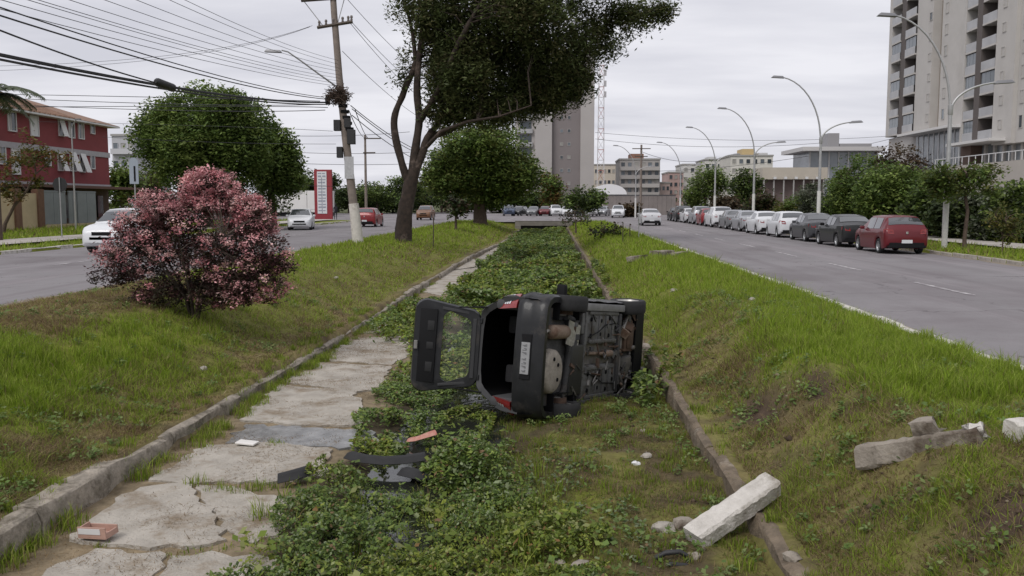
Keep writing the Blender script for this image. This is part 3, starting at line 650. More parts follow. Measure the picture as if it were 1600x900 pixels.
# ------------------------------------------------------------------ trees and shrubs
M_BARK = mat('bark', (.115,.082,.062), .95, col2=(.055,.038,.030), vscale=6, bump=1, bscale=14)
M_BARKD = mat('dark_bark', (.06,.046,.036), .95, var=.3, vscale=5, bump=.8, bscale=14)
def crown_mesh(blobs, nclump, per, crad, size, cols, aspect=1.0, droop=0, shell=.5, level=.42, seed=0):
    """leaf clumps spread through ellipsoids ((x,y,z),(rx,ry,rz),weight)"""
    w = np.array([b[2] for b in blobs], float); w /= w.sum(); Vs = []
    bi = rng.choice(len(blobs), nclump, p=w)
    d = rng.normal(0, 1, (nclump, 3)); d /= np.linalg.norm(d, axis=1)[:, None]
    q = rng.random(nclump)**(shell)
    C = np.array([blobs[i][0] for i in bi]) + d*q[:, None]*np.array([blobs[i][1] for i in bi])
    cc = np.array(cols); ci = rng.integers(0, len(cc), nclump); lum = rng.uniform(.65, 1.4, nclump)
    global LASTC; LASTC = C
    k = rng.poisson(per, nclump)+3; idx = np.repeat(np.arange(nclump), k); n = len(idx)
    off = np.clip(rng.normal(0, 1, (n, 3)), -1.5, 1.5)*crad*rng.uniform(.5, 1.2, nclump)[idx][:, None]; off[:, 2] *= .75
    if droop: off[:, 2] -= droop*np.abs(rng.normal(0, 1, n))
    P_ = C[idx]+off
    col = cc[ci[idx]]*(lum[idx]*rng.uniform(.82, 1.18, n))[:, None]
    flip = rng.random(n) < .10; col[flip] = cc[rng.integers(0, len(cc), flip.sum())]
    return leaf_quads(P_, level, size*rng.uniform(.6, 1.35, n), col, aspect)
def plant(name, label, cat, base, limbs, blobs, nclump, per, crad, size, cols, aspect=1, droop=0, shell=.5, group=None, bark=None, crown='crown', trunk='trunk', extra=None, twigs=0, tw_r=.03):
    """limbs: list of (points, radii) relative to base, first is the trunk; blobs relative to base"""
    root = empty(name, base, 0, label, cat, group)
    for i, (pts, rad) in enumerate(limbs):
        big = max(rad) > .15
        if big: pts, rad = densify(pts, rad, .22)
        b = MB(); b.tube(pts, rad, 18 if big else 6); o = b.build(trunk if i == 0 else 'limb', bark or M_BARK, root, smooth=75)
        if big: roughen(o, max(rad)*.22, 1.6)
    V, F, C = crown_mesh(blobs, nclump, per, crad, size, cols, aspect, droop, shell)
    c = mesh_np(crown, V, F, FOL, C, root)
    if twigs:
        lp = [Vector(p) for pts, rad in limbs[0 if len(limbs) < 3 else 1:] for p in densify(pts, rad, .25)[0]]; b = MB(); arr = np.array([tuple(p) for p in lp])
        for q in LASTC[:twigs]:
            d2 = ((arr-q)**2).sum(1)+np.where(arr[:, 2] > q[2]+.1, 1.0, 0)*tw_r*40; p = lp[int(d2.argmin())]; e = Vector(q); m = p.lerp(e, .5)+Vector((random.uniform(-1,1), random.uniform(-1,1), random.uniform(.2,1)))*(e-p).length*.12
            b.tube([p, m, e], [tw_r, tw_r*.65, tw_r*.25], 4, cap=False)
        tag(b.build('twigs', bark or M_BARK, root, smooth=75), kind='stuff')
    if extra is not None:
        V, F, C = extra; mesh_np('blossom', V, F, FOL, C, root)
    return root
def roughen(o, amp, fr):
    me = o.data; n = len(me.vertices); co = np.empty(n*3, np.float32); me.vertices.foreach_get('co', co); co = co.reshape(-1, 3); nm = np.empty(n*3, np.float32); me.vertices.foreach_get('normal', nm); nm = nm.reshape(-1, 3)
    d = (fbm(co[:, 0]*fr*3+co[:, 1]*fr*2, co[:, 2]*fr*.35+co[:, 1]*fr, 3)-.5)*2*amp; co += nm*d[:, None]; me.vertices.foreach_set('co', co.ravel()); me.update()
def densify(pts, rad, step):
    pts = [Vector(p) for p in pts]; P2, R2 = [], []
    for i in range(len(pts)-1):
        a, b, c, d = pts[max(i-1,0)], pts[i], pts[i+1], pts[min(i+2,len(pts)-1)]; n = max(1, int((c-b).length/step))
        for k in range(n):
            t = k/n; P2.append(.5*((2*b)+(c-a)*t+(2*a-5*b+4*c-d)*t*t+(3*b-a-3*c+d)*t**3)); R2.append(rad[i]*(1-t)+rad[i+1]*t)
    return P2+[pts[-1]], R2+[rad[-1]]
def auto_limbs(h, r, blobs, n=6, trunk_top=.45, lean=(0, 0)):
    """a tapering trunk that forks into limbs reaching into the crown"""
    tt = h*trunk_top; T = Vector((lean[0], lean[1], tt))
    out = [([(0,0,-.15),(0,0,.05),(lean[0]*.3,lean[1]*.3,tt*.4),T], [r*1.45,r*1.15,r*.95,r*.75])]
    for k in range(n):
        c, rd, _ = blobs[k % len(blobs)]; a = random.uniform(0, 6.28)
        e = Vector((c[0]+rd[0]*.55*math.cos(a), c[1]+rd[1]*.55*math.sin(a), c[2]+rd[2]*random.uniform(-.1,.5)))
        m = T.lerp(e, .5)+Vector((random.uniform(-.2,.2), random.uniform(-.2,.2), random.uniform(.0,.3)))
        out.append(([T-Vector((0,0,.1)), m, e], [r*.5, r*.32, r*.1]))
    return out
TG = [(.096,.145,.034), (.130,.185,.044), (.070,.112,.028), (.165,.215,.056)]
TD = [(.034,.050,.017), (.046,.070,.022), (.066,.086,.026), (.024,.036,.013)]
TO = [(.13,.075,.022), (.16,.10,.03), (.09,.075,.025)]
TY = [(.13,.115,.030), (.10,.105,.028), (.07,.085,.024)]
TB = [(.075,.052,.030), (.055,.045,.026), (.095,.068,.040)]
TGREY = [(.105,.122,.078), (.062,.085,.042), (.15,.165,.12)]
def pxplant(name, label, cat, px, Y, top, width, base_z, cols, blobs=None, n=300, per=26, size=.16, crad=.4, r=.15, group=None, trunk_top=.4, lowest=.25, depth=None, shell=.42, nl=6, aspect=1, bark=None, droop=0):
    """plant whose crown spans `width` photo pixels at depth Y and reaches up to pixel row `top`"""
    base = P(px, 317, Y=Y); s = FPX/Y; base.z = base_z
    h = P(px, top, Y=Y).z-base_z; w = width/s/2; d = depth or w
    if blobs is None:
        zc = h*(lowest+1)/2; rz = h*(1-lowest)/2
        blobs = [((0,0,zc),(w*.82,d*.82,rz*.95),2.2)]
        for k in range(7):
            a = k*2.4; blobs.append(((w*.5*math.cos(a), d*.5*math.sin(a), zc+rz*random.uniform(-.5,.45)), (w*random.uniform(.36,.5),)*2+(rz*random.uniform(.35,.5),), .8))
    return plant(name, label, cat, base, auto_limbs(h, r, blobs, nl, trunk_top), blobs, n, per, crad, size, cols, aspect, droop, shell, group, bark, twigs=160 if n > 400 else 60 if Y < 90 else 0, tw_r=.045 if n > 400 else .022)

# pink flowering bush on the left bank
bb = P(303, 497, Y=16.3); bb.z = HZ(bb.x, bb.y)
bl = [((0,0,1.55),(.95,.9,.75),1.5), ((-.85,.1,1.25),(.8,.7,.5),1.0), ((.95,0,1.2),(.85,.75,.62),1.2), ((-1.2,-.1,.82),(.72,.5,.22),.6), ((1.15,-.2,.62),(.72,.5,.30),.7), ((.1,.1,.58),(1.05,.8,.36),1.0), ((-.6,0,.45),(.6,.5,.22),.4), ((.7,-.1,.42),(.6,.5,.22),.4), ((-.55,0,2.05),(.45,.45,.3),.5), ((.35,.1,2.35),(.5,.45,.42),.8), ((.95,.1,2.0),(.4,.4,.3),.4), ((-1.0,0,1.75),(.42,.4,.26),.35), ((1.15,.1,1.75),(.42,.4,.3),.4), ((1.55,0,1.0),(.35,.35,.28),.25), ((-1.5,0,1.15),(.3,.3,.16),.12)]
PB = [(.075,.042,.038), (.050,.046,.028), (.090,.040,.043), (.040,.032,.022)]
lim = []
for k in range(9):
    a = k*.7; q = random.uniform(.5, 1.25)
    lim.append(([(0.05*math.cos(a),.05*math.sin(a),-.1),(.15*q*math.cos(a),.15*q*math.sin(a),.4),(.6*q*math.cos(a),.6*q*math.sin(a),1.05),(1.1*q*math.cos(a),.95*q*math.sin(a),1.5+.5*random.random())],[.028,.022,.014,.005]))
V1, F1, C1 = crown_mesh([(c, tuple(q*1.05 for q in r_), w*(2.1 if c[2] > 1.7 else 1.1 if c[2] > 1.1 else .16 if c[0] < .5 else .55)) for c, r_, w in bl], 820, 34, .075, .026, [(.72,.40,.41), (.60,.29,.31), (.78,.52,.50), (.48,.20,.22)], .9, 0, .10)
plant('flowering_bush', 'round bush covered in pink blossom on the left grass bank', 'bush', bb, lim, bl, 1500, 26, .095, .032, PB, .8, 0, .5, bark=M_BARKD, crown='foliage', trunk='stem', extra=(V1, F1, C1), twigs=260, tw_r=.010)

# tall leaning tree on the median
tb = P(628, 380, Y=43.6); tb.z = HZ(tb.x, tb.y)
def T(px, py, dy=0): q = P(px, py, Y=43.6+dy); return q-tb
def tl(pts, r0, r1, n=9):
    v = [T(*p) for p in pts]; return (v, list(np.linspace(r0, r1, len(v))))
limbs = [([T(628,392),T(629,372),T(636,320),T(642,285),T(648,262)], [.50,.40,.36,.33,.29]),
  tl([(640,290),(628,255),(618,215),(616,185),(628,150),(642,118),(650,95)], .20, .12), tl([(644,275),(648,240),(655,190),(652,140),(656,80),(664,20),(668,-60),(690,-130)], .23, .09),
  tl([(648,268),(662,235),(668,215),(700,175,1),(740,130,1.5),(790,80,2),(840,20,2)], .22, .06), tl([(664,232),(690,205,-1),(730,190,-1.5),(780,182,-2),(830,165,-2)], .11, .03),
  tl([(656,190),(690,130,-1),(720,60,-2),(760,-10,-2),(800,-80,-2)], .16, .05), tl([(668,215),(720,195,2),(790,140,3),(860,95,3),(930,55,3),(1000,25,3)], .16, .03),
  tl([(650,100),(646,60),(640,30),(630,0),(620,-40)], .12, .05), tl([(720,190,1),(790,175,1),(850,150,1),(905,128,1)], .12, .03), tl([(664,20),(640,-40),(660,-120)], .12, .05)]
def B(px, py, rx, rz, w, dy=0, ry=None): q = T(px, py, dy); k = 43.6/FPX; return (tuple(q), (rx*k, (ry or rx*.9)*k, rz*k), w)
blobs = [B(705,165,36,22,.45,0), B(765,165,55,20,.7,0), B(830,155,48,20,.6,1), B(890,128,36,26,.5,1), B(700,120,36,60,1.0,0), B(690,60,36,60,.9,1), B(870,110,40,34,.7,0), B(740,30,85,75,3), B(720,110,50,55,1.6,-1), B(790,100,70,60,2.2,1), B(850,60,75,55,2,0), B(760,160,65,32,1.2,0), B(840,140,60,30,1.2,1), B(885,125,40,25,.7,1), B(930,50,55,40,1.0,2), B(985,22,45,26,.7,2), B(1030,12,24,14,.25,2),
  B(680,10,45,60,1.0,-1), B(800,-40,130,70,2.5,0), B(900,-30,90,50,1.2,1), B(640,5,30,18,.22,0), B(700,170,35,35,.55,0), B(634,85,14,30,.05,0), B(628,115,16,20,.05,0), B(690,-80,80,60,1.2,0), B(820,10,60,40,1.2,-2), B(900,90,35,40,.6,1), B(655,60,10,60,.10,1)]
M_BARKT = mat('peeling_bark', (.058,.040,.031), .95, col2=(.020,.015,.012), vscale=5, bump=1, bscale=9, stain=((.16,.12,.10), 1.5, .56, .7))
TE = [(.064,.084,.030), (.082,.104,.036), (.100,.114,.042), (.050,.064,.025), (.096,.090,.042)]
plant('leaning_tree', 'tall dark tree with forked trunk leaning right over the canal', 'tree', tb, limbs, blobs, 3000, 44, .33, .115, TE, .55, .25, .42, bark=M_BARKT, twigs=520, tw_r=.035)
# round trees
pxplant('broadleaf_tree', 'dense round green tree behind the leaning tree on the median', 'tree', 750, 80, 188, 196, 1.0, TG+[(.10,.115,.028)], n=1300, per=36, size=.16, crad=.55, r=.55, trunk_top=.30, lowest=.13, shell=.20)
lt = pxplant('broadleaf_tree', 'large dark green tree behind the pink bush across the left road', 'tree', 322, 62, 128, 225, 1.1, TG, n=1700, per=38, size=.13, crad=.48, r=.4, lowest=.12, shell=.20)
pxplant('broadleaf_tree', 'lower right neighbour of the large tree behind the pink bush', 'tree', 425, 66, 178, 105, 1.1, TG, n=620, per=36, size=.13, crad=.45, r=.3, lowest=.1, shell=.20)
pxplant('young_tree', 'small dark sapling standing left of the round median tree', 'tree', 712, 62, 295, 40, 1.0, TD+TB, n=40, per=16, size=.13, crad=.3, r=.09, lowest=.25)
pxplant('shrub', 'low dark sapling by the canal edge beyond the right bank', 'shrub', 900, 62, 318, 60, .98, TB+TD, n=26, per=10, size=.10, crad=.22, r=.05, lowest=.05)
pxplant('shrub', 'scrubby brown bush on the right bank near the road', 'shrub', 948, 50, 345, 62, .98, TB+TD, n=30, per=10, size=.10, crad=.22, r=.04, lowest=0)
# hedge mass right of the road
HG = 'hedge shrubs behind the right pavement'
for (px, Y, top, w, cols, n, lab) in (
  (1345, 68, 236, 110, TG, 330, 'large green shrub left of the brown-topped one in the right hedge'), (1412, 62, 220, 100, TB+[(.06,.04,.03)], 260, 'brown leaved shrub rising above the right hedge'),
  (1392, 56, 252, 120, TG, 330, 'bright green shrub below the brown-topped one in the right hedge'), (1285, 80, 282, 90, TGREY, 200, 'grey-green shrub behind the lamp post at the far end of the hedge'),
  (1462, 50, 262, 100, TD+TG, 300, 'dark shrub behind the white lamp post base'), (1530, 46, 300, 90, TGREY+TD, 300, 'grey-green shrub behind the umbrella shaped street tree'),
  (1592, 43, 285, 95, TGREY+TG, 300, 'leafy shrub at the right end of the hedge'), (1400, 58, 306, 120, TB+TD, 260, 'low brown shrub just behind the red parked car'),
  (1240, 84, 306, 60, TY+TG, 120, 'yellow-green shrub at the far end of the parked row'), (1320, 70, 292, 90, TGREY+TG, 240, 'mixed green shrub behind the black parked car'), (1660, 41, 290, 110, TD+TG, 260, 'shrub at the picture edge beyond the hedge end'),
  (1490, 47, 315, 70, TD, 220, 'low dark shrub under the umbrella shaped street tree'), (1565, 44, 330, 80, TD+TGREY, 220, 'low dark shrub behind the yellowish sapling')):
    pxplant('hedge_shrub', lab, 'shrub', px, Y, top, w, 1.02, cols, n=int(n*1.25), per=34, size=.115, crad=.36, r=.09, lowest=.0, group=HG, trunk_top=.2, shell=.25, nl=4)
# street tree with a flat crown
sb = P(1500, 317, Y=36.5); sb.z = 1.02; s = FPX/36.5
def S(px, py, dy=0): return P(px, py, Y=36.5+dy)-sb
plant('street_tree', 'slim street tree with flat spreading crown on the right verge', 'tree', sb, [([S(1507,392),S(1507,372),S(1512,330),S(1508,305),S(1512,288)],[.10,.085,.07,.06,.05]), ([S(1512,300),S(1480,275),S(1450,268)],[.045,.03,.01]), ([S(1512,292),S(1535,270,.4),S(1556,262)],[.045,.03,.01]), ([S(1512,290),S(1510,270,-.8),S(1500,258)],[.04,.03,.01])],
  [((S(x_, y_, d_)), (rx/s, rx*.9/s, rz/s), w_) for x_, y_, d_, rx, rz, w_ in ((1500,275,0,40,16,2),(1460,285,.3,28,16,1.2),(1540,268,.2,26,12,1),(1525,290,-.4,26,14,.9),(1480,300,.2,24,14,.6),(1470,268,-.5,24,10,.6),(1550,300,0,20,10,.5))], 190, 20, .20, .085, TY[1:]+TG, .8, 0, .6)
pxplant('sapling', 'small yellowish sapling on the verge at the right edge', 'tree', 1570, 33.5, 315, 58, 1.02, TY, n=60, per=14, size=.06, crad=.16, r=.03, lowest=.2)
# left side
yb = P(8, 317, Y=50); yb.z = 1.12; s = FPX/50
def S2(px, py, dy=0): return P(px, py, Y=50+dy)-yb
plant('young_tree', 'thin young tree with sparse yellowish leaves before the red building', 'tree', yb, [([S2(2,385),S2(8,350),S2(22,322),S2(42,298),S2(56,270),S2(52,240)],[.12,.10,.08,.07,.05,.03]), ([S2(42,298),S2(20,275),S2(0,262)],[.05,.03,.01]), ([S2(56,272),S2(75,255),S2(92,240)],[.04,.025,.01])],
  [((S2(x_, y_, d_)), (rx/s, rx/s, rz/s), w_) for x_, y_, d_, rx, rz, w_ in ((60,245,0,34,18,1.6),(30,250,.5,30,14,1),(10,285,0,26,26,1.3),(55,280,.3,18,20,.8),(20,310,-.3,18,14,.5),(90,245,0,18,12,.4),(40,225,0,14,26,.5))], 130, 15, .26, .11, TY+TO[:1], .8, 0, .6)
pxplant('shrub', 'olive tree beside the right end of the red building', 'tree', 190, 95, 248, 70, 1.1, TY[1:]+TG, n=130, per=18, size=.24, crad=.6, r=.15, lowest=.1)
# palm at the left edge
pb = P(-6, 317, Y=40); pb.z = 1.1; s = FPX/40
palm = empty('palm_tree', pb, 0, 'palm whose feathery fronds enter at the upper left edge', 'palm')
hp = (317-150)/s+CAMZ-1.1
b = MB(); b.tube([(0,0,-.1),(.05,0,hp*.5),(0,0,hp)], [.2,.15,.12], 10); b.build('trunk', M_BARK, palm, smooth=60)
for k in range(26):
    a = k*2.39996; up = random.uniform(.15, 1.25); L_ = random.uniform(1.7, 2.3); pts = []
    for i in range(9):
        t = i/8; pts.append(Vector((math.cos(a)*L_*t*math.cos(up*(1-t)), math.sin(a)*L_*t*math.cos(up*(1-t)), hp+L_*(math.sin(up)*t-.85*t*t))))
    b = MB(); b.tube(pts, list(np.linspace(.025,.005,9)), 4); Vq, Cq = [], []
    for i in range(34):
        t = .12+.88*i/34; f_ = t*8; j = min(7, int(f_)); p = pts[j].lerp(pts[j+1], f_-j); d = (pts[j+1]-pts[j]).normalized(); sd = d.cross(Vector((0,0,1))).normalized()
        for sg in (-1, 1):
            l = .42*(1-.55*abs(t-.45)); e = p+sd*sg*l*.8+d*l*.45+Vector((0,0,-.22*l-random.random()*.12)); b.add([p-d*.03, p+d*.05, e], [(0,1,2)])
    me = b.mesh('frond', mat('palm_green', (.05,.066,.03), .6, var=.3), fix=False); link('frond', me, palm)
# background trees
for (px, Y, top, w, cols, n, lab) in (
  (500, 150, 262, 80, TD+TG, 110, 'dark tree right behind the red price sign'), (590, 165, 282, 90, TD+TG, 110, 'far tree seen between the pole and the leaning trunk'), (455, 145, 262, 70, TG, 100, 'green tree above the white trailer wall'),
  (545, 170, 276, 70, TD, 90, 'far dark tree left of the leaning utility pole foot'), (640, 160, 268, 70, TG+TD, 100, 'far tree seen behind the leaning trunk'), (690, 175, 270, 80, TD+TG, 90, 'far tree at the left of the round median tree'), (860, 150, 262, 50, TO+TG, 80, 'orange-brown tree at the foot of the grey tower'),
  (912, 130, 288, 75, TD+TG, 110, 'dark green tree before the foot of the grey tower'), (1102, 118, 254, 75, TG+TY[2:], 160, 'round green tree behind the far parked cars'), (1165, 112, 260, 52, TG+TD, 120, 'second round tree behind the far parked cars'), (1132, 100, 306, 45, TB, 70, 'brown shrub behind the far parked cars'),
  (985, 126, 320, 24, TB, 40, 'small brown shrub at the foot of the far lamp post'), (230, 120, 262, 90, TY[1:]+TB, 110, 'thin brownish tree behind the road sign'), (1190, 96, 300, 40, TB+TD, 60, 'brown shrub at the foot of the third lamp post')):
    pxplant('background_tree' if w > 44 else 'background_shrub', lab, 'tree' if w > 44 else 'shrub', px, Y, top, w, 1.0, cols, n=int(n*1.4), per=26, size=.24 if Y > 125 else .18, crad=.62, r=.2, lowest=.08, nl=3, group='background trees')

for i in range(26):                                     # tree line closing the view behind the left road
    px = 395+i*18.5+random.uniform(-6, 6)
    pxplant('background_tree', '%s tree from the left in the dark line closing the far left road' % ORD[i], 'tree', px, 185+random.uniform(-12, 12), random.uniform(284, 302), random.uniform(36, 56), 1.0, TD+TG[:2], n=60, per=20, size=.34, crad=.9, r=.2, lowest=.0, nl=2, group='far tree line behind the left road')
# ------------------------------------------------------------------ cars
def paint(name, c, metal=.0, rough=.32): return mat('paint_'+name, c, rough, metal, .4, coat=.3, var=.04, vscale=3)
PAINT = {k: paint(k, *v) for k, v in dict(maroon=((.115,.007,.012),.1,.38), black=((.010,.011,.012),.0,.42), graphite=((.060,.062,.068),.3,.4), white=((.62,.63,.65),0,.35), silver=((.36,.37,.39),.5,.35), grey=((.20,.205,.215),.4,.35), red=((.22,.016,.02),.1,.3), pearl=((.55,.555,.57),.2,.35), orange=((.16,.075,.035),0,.4), blue=((.06,.08,.13),.3,.35)).items()}
M_GLASS = mat('car_glass', (.045,.050,.055), .06, 0, 1.0, coat=.8); M_TYRE = mat('tyre_rubber', (.016,.016,.017), .85, var=.25, vscale=20)
M_RIM = mat('alloy_rim', (.42,.43,.44), .35, .8, var=.1); M_TRIM = mat('black_trim', (.008,.008,.009), .7, spec=.18); M_LAMP_R = mat('tail_lamp_red', (.22,.014,.014), .2, 0, .6, coat=.5)
M_LAMP_W = mat('head_lamp_clear', (.62,.64,.66), .12, .1, .7, coat=.5); M_PLATE = mat('number_plate', (.58,.59,.60), .5); M_GLYPH = mat('plate_glyph', (.10,.10,.105), .7); M_CHROME = mat('chrome', (.6,.6,.62), .15, 1)
TYPES = {
 'hatch': dict(x=[-1.97,-1.93,-1.86,-1.75,-1.45,-1.2,-.3,.15,.45,.95,1.3,1.65,1.85,1.95], w=[.72,.79,.825,.84,.85,.85,.85,.85,.85,.85,.84,.80,.72,.58], zb=[.42,.30,.25,.22,.2,.18,.18,.18,.18,.18,.19,.21,.24,.34],
   belt=[.86,.90,.94,.95,.95,.94,.92,.91,.90,.89,.87,.80,.70,.58], zr=[.88,.96,1.08,1.22,1.43,1.47,1.48,1.46,1.36,.98,.93,.86,.76,.62], ax=(-1.22,1.24), r=.30, rw=(-1.82,-1.50), fw=(.24,.88), sw=((-1.30,-.62),(-.56,.18)), lz=(.78,.98)),
 'sedan': dict(x=[-2.15,-2.1,-2.0,-1.6,-1.35,-.85,-.3,.2,.5,1.05,1.4,1.8,2.05,2.15], w=[.70,.79,.83,.84,.85,.85,.85,.85,.85,.85,.84,.80,.70,.56], zb=[.42,.30,.25,.22,.2,.18,.18,.18,.18,.18,.19,.21,.24,.34],
   belt=[.88,.95,.97,.96,.95,.94,.93,.92,.91,.90,.87,.80,.70,.58], zr=[.92,1.0,1.02,1.03,1.10,1.37,1.44,1.43,1.33,.98,.93,.86,.76,.62], ax=(-1.28,1.30), r=.30, rw=(-1.30,-.90), fw=(.28,.98), sw=((-.80,-.34),(-.28,.20)), lz=(.74,.93)),
 'suv': dict(x=[-2.08,-2.04,-1.96,-1.85,-1.62,-1.3,-.3,.2,.55,1.05,1.45,1.8,2.0,2.1], w=[.76,.83,.865,.88,.88,.88,.88,.88,.88,.88,.87,.84,.78,.66], zb=[.45,.34,.28,.25,.23,.22,.22,.22,.22,.22,.22,.24,.28,.40],
   belt=[.98,1.02,1.05,1.06,1.06,1.05,1.04,1.03,1.02,1.01,.99,.94,.84,.70], zr=[1.0,1.10,1.28,1.46,1.62,1.65,1.66,1.64,1.52,1.12,1.07,1.00,.90,.74], ax=(-1.28,1.30), r=.335, rw=(-1.93,-1.66), fw=(.32,.98), sw=((-1.42,-.64),(-.58,.24)), lz=(.82,1.06)),
}
def ring_at(T, x, archr=None, wheels=True):
    g = lambda k: float(np.interp(x, T['x'], T[k])); w, zb, be, zr = g('w'), g('zb'), g('belt'), g('zr')
    ar = (archr or T['r']*1.18)
    if wheels:
        for a in T['ax']:
            d = abs(x-a)
            if d < ar: zb = max(zb, T['r']+math.sqrt(ar*ar-d*d))
    c = min(1, max(0, (zr-be)/.42)); h = [(0, zb+.01), (w*.62, zb), (w*.955, zb+.005), (w*.99, max(zb+.05, .36)), (w, max(zb+.08, .55)), (w*.992, max(zb+.10, be-.14)), (w*.968, be), (w*(.955-.02*c), be+.03*c+.004), (w*(.95-.19*c), zr-.075*c-.012), (w*(.90-.23*c), zr-.012), (w*.42, zr+.012), (0, zr+.02)]
    return [(x, -y, z) for y, z in h] + [(x, y, z) for y, z in reversed(h[1:-1])]
def car_meshes(kind):
    T = TYPES[kind]; xs = np.unique(np.round(np.concatenate([np.arange(T['x'][0], T['x'][-1], .055), T['x'], [a+s*T['r']*1.18 for a in T['ax'] for s in (-1, -.97, .97, 1)], list(T['rw']), list(T['fw']), [v for s in T['sw'] for v in s]]), 4))
    xs = [x for x in xs if T['x'][0] <= x <= T['x'][-1]]
    rings = [ring_at(T, x) for x in xs]; out = {}
    b = MB(); b.loft(rings); out['body'] = b.mesh('body', PAINT['white'], smooth=38)
    def patch(x0, x1, ks, off, name, m, inset=None):
        b = MB(); sel = [i for i, x in enumerate(xs) if x0-1e-4 <= x <= x1+1e-4]; n = len(ks); vs = []
        for i in sel:
            r_ = rings[i]; cz = T['belt'][5]-.1
            for k in ks:
                v = Vector(r_[k]); nb_ = Vector((0, v.y, (v.z-cz)*1.0)); 
                if name == 'side_window': d = Vector((0, math.copysign(1, v.y), .25))
                else: d = Vector((-.6 if x0 < -.8 else .6, 0, .8))
                vs.append(v+d.normalized()*off)
        b.add(vs, [(i*n+k, i*n+k+1, (i+1)*n+k+1, (i+1)*n+k) for i in range(len(sel)-1) for k in range(n-1)])
        return b.mesh(name, m, smooth=60)
    out['rear_window'] = patch(*T['rw'], [9,10,11,12,13], .012, 'rear_window', M_GLASS)
    out['windscreen'] = patch(*T['fw'], [9,10,11,12,13], .012, 'windscreen', M_GLASS)
    for j, (a, e) in enumerate(T['sw']):
        out['sideR%d' % j] = patch(a, e, [7,8], .010, 'side_window', M_GLASS); out['sideL%d' % j] = patch(a, e, [15,14], .010, 'side_window', M_GLASS)
    x0, x1 = T['x'][0], T['x'][-1]; w0 = T['w'][1]
    b = MB()
    for s in (1,):
        b.add([(x0-.012, .48, T['lz'][0]), (x0-.012, .70, T['lz'][0]+.02), (x0+.16, .838*T['w'][4]/.85, T['lz'][0]+.06), (x0+.16, .828*T['w'][4]/.85, T['lz'][1]), (x0+.03, .72, T['lz'][1]), (x0+.0, .52, T['lz'][1]-.03), (x0+.06,.5,T['lz'][0]),(x0+.2,.74,T['lz'][0]+.04),(x0+.2,.74,T['lz'][1]),(x0+.08,.5,T['lz'][1]-.03)],
              [(0,1,4,5),(1,2,3,4),(6,9,8,7),(0,6,7,2,1),(5,4,3,8,9),(0,5,9,6),(2,7,8,3)])
    out['tail_lampL'] = b.mesh('tail_lamp', M_LAMP_R, smooth=30); b2 = MB(); b2.add([(x, -y, z) for x, y, z in b.v], b.f); out['tail_lampR'] = b2.mesh('tail_lamp', M_LAMP_R, smooth=30)
    zf = T['belt'][-2]
    b = MB(); b.add([(x1-.06,.44,zf-.08),(x1-.20,.70,zf-.06),(x1-.36,.80*T['w'][4]/.85,zf+.03),(x1-.34,.77*T['w'][4]/.85,zf+.09),(x1-.17,.66,zf+.07),(x1-.08,.44,zf+.02),(x1-.25,.44,zf-.08),(x1-.5,.6,zf),(x1-.5,.6,zf+.06)], [(0,1,4,5),(1,2,3,4),(0,6,7,2,1),(5,4,3,8,6),(0,5,6),(2,7,8,3)])
    out['head_lampL'] = b.mesh('head_lamp', M_LAMP_W, smooth=30); b2 = MB(); b2.add([(x, -y, z) for x, y, z in b.v], b.f); out['head_lampR'] = b2.mesh('head_lamp', M_LAMP_W, smooth=30)
    b = MB(); b.box((x1-.015, 0, zf-.1), (.05, .74, .13)); b.box((x1-.03, 0, zf-.28), (.06, .95, .12)); out['grille'] = b.mesh('grille', M_TRIM, bevel=.01)
    b = MB(); b.box((x0-.012, 0, .38), (.05, 1.30, .15)); b.box((x0+.02, 0, T['zb'][1]+.0), (.12, 1.42, .1)); out['bumper_insert'] = b.mesh('bumper_insert', M_TRIM, bevel=.02)
    b = MB(); b.box((x0-.042, 0, .50 if kind != 'sedan' else .47), (.012, .40, .13)); out['number_plate'] = b.mesh('number_plate', M_PLATE)
    b = MB()
    b.box((.42, -.90*T['w'][4]/.85-.02, T['belt'][7]+.07), (.12, .18, .13)); out['mirrorR'] = b.mesh('mirror', M_TRIM, bevel=.03, smooth=40)
    b = MB(); b.box((.42, .90*T['w'][4]/.85+.02, T['belt'][7]+.07), (.12, .18, .13)); out['mirrorL'] = b.mesh('mirror', M_TRIM, bevel=.03, smooth=40)
    b = MB(); b.box((x0-.012, 0, T['belt'][1]-.07), (.025, .09, .09)); out['badge'] = b.mesh('badge', M_CHROME, bevel=.01)
    return T, out
def wheel_meshes(r, wd=.19, rim=M_RIM):
    b = MB(); h = wd/2
    b.lathe([(r*.62,-h*.85),(r*.70,-h),(r*.92,-h*.98),(r*.99,-h*.7),(r,-h*.25),(r,h*.25),(r*.99,h*.7),(r*.92,h*.98),(r*.70,h),(r*.62,h*.85),(r*.60,0),(r*.62,-h*.85)], 28, 'Y'); ty = b.mesh('wheel', M_TYRE, smooth=50)
    b = MB(); b.lathe([(.0,h*.55),(r*.16,h*.62),(r*.20,h*.45)], 20, 'Y'); b.lathe([(r*.52,h*.55),(r*.60,h*.9),(r*.655,h*.88),(r*.64,-h*.8),(r*.5,-h*.8),(r*.5,h*.4),(r*.52,h*.55)], 28, 'Y'); b.lathe([(0,-.02),(r*.52,-.02)], 20, 'Y')
    for k in range(5):
        a = k*2*math.pi/5; b.box((math.cos(a)*r*.34, h*.5, math.sin(a)*r*.34), (r*.42, .025, r*.16), (0, -a, 0))
    return ty, b.mesh('rim', rim, smooth=35)
WHEEL = {}
PROTO = {}
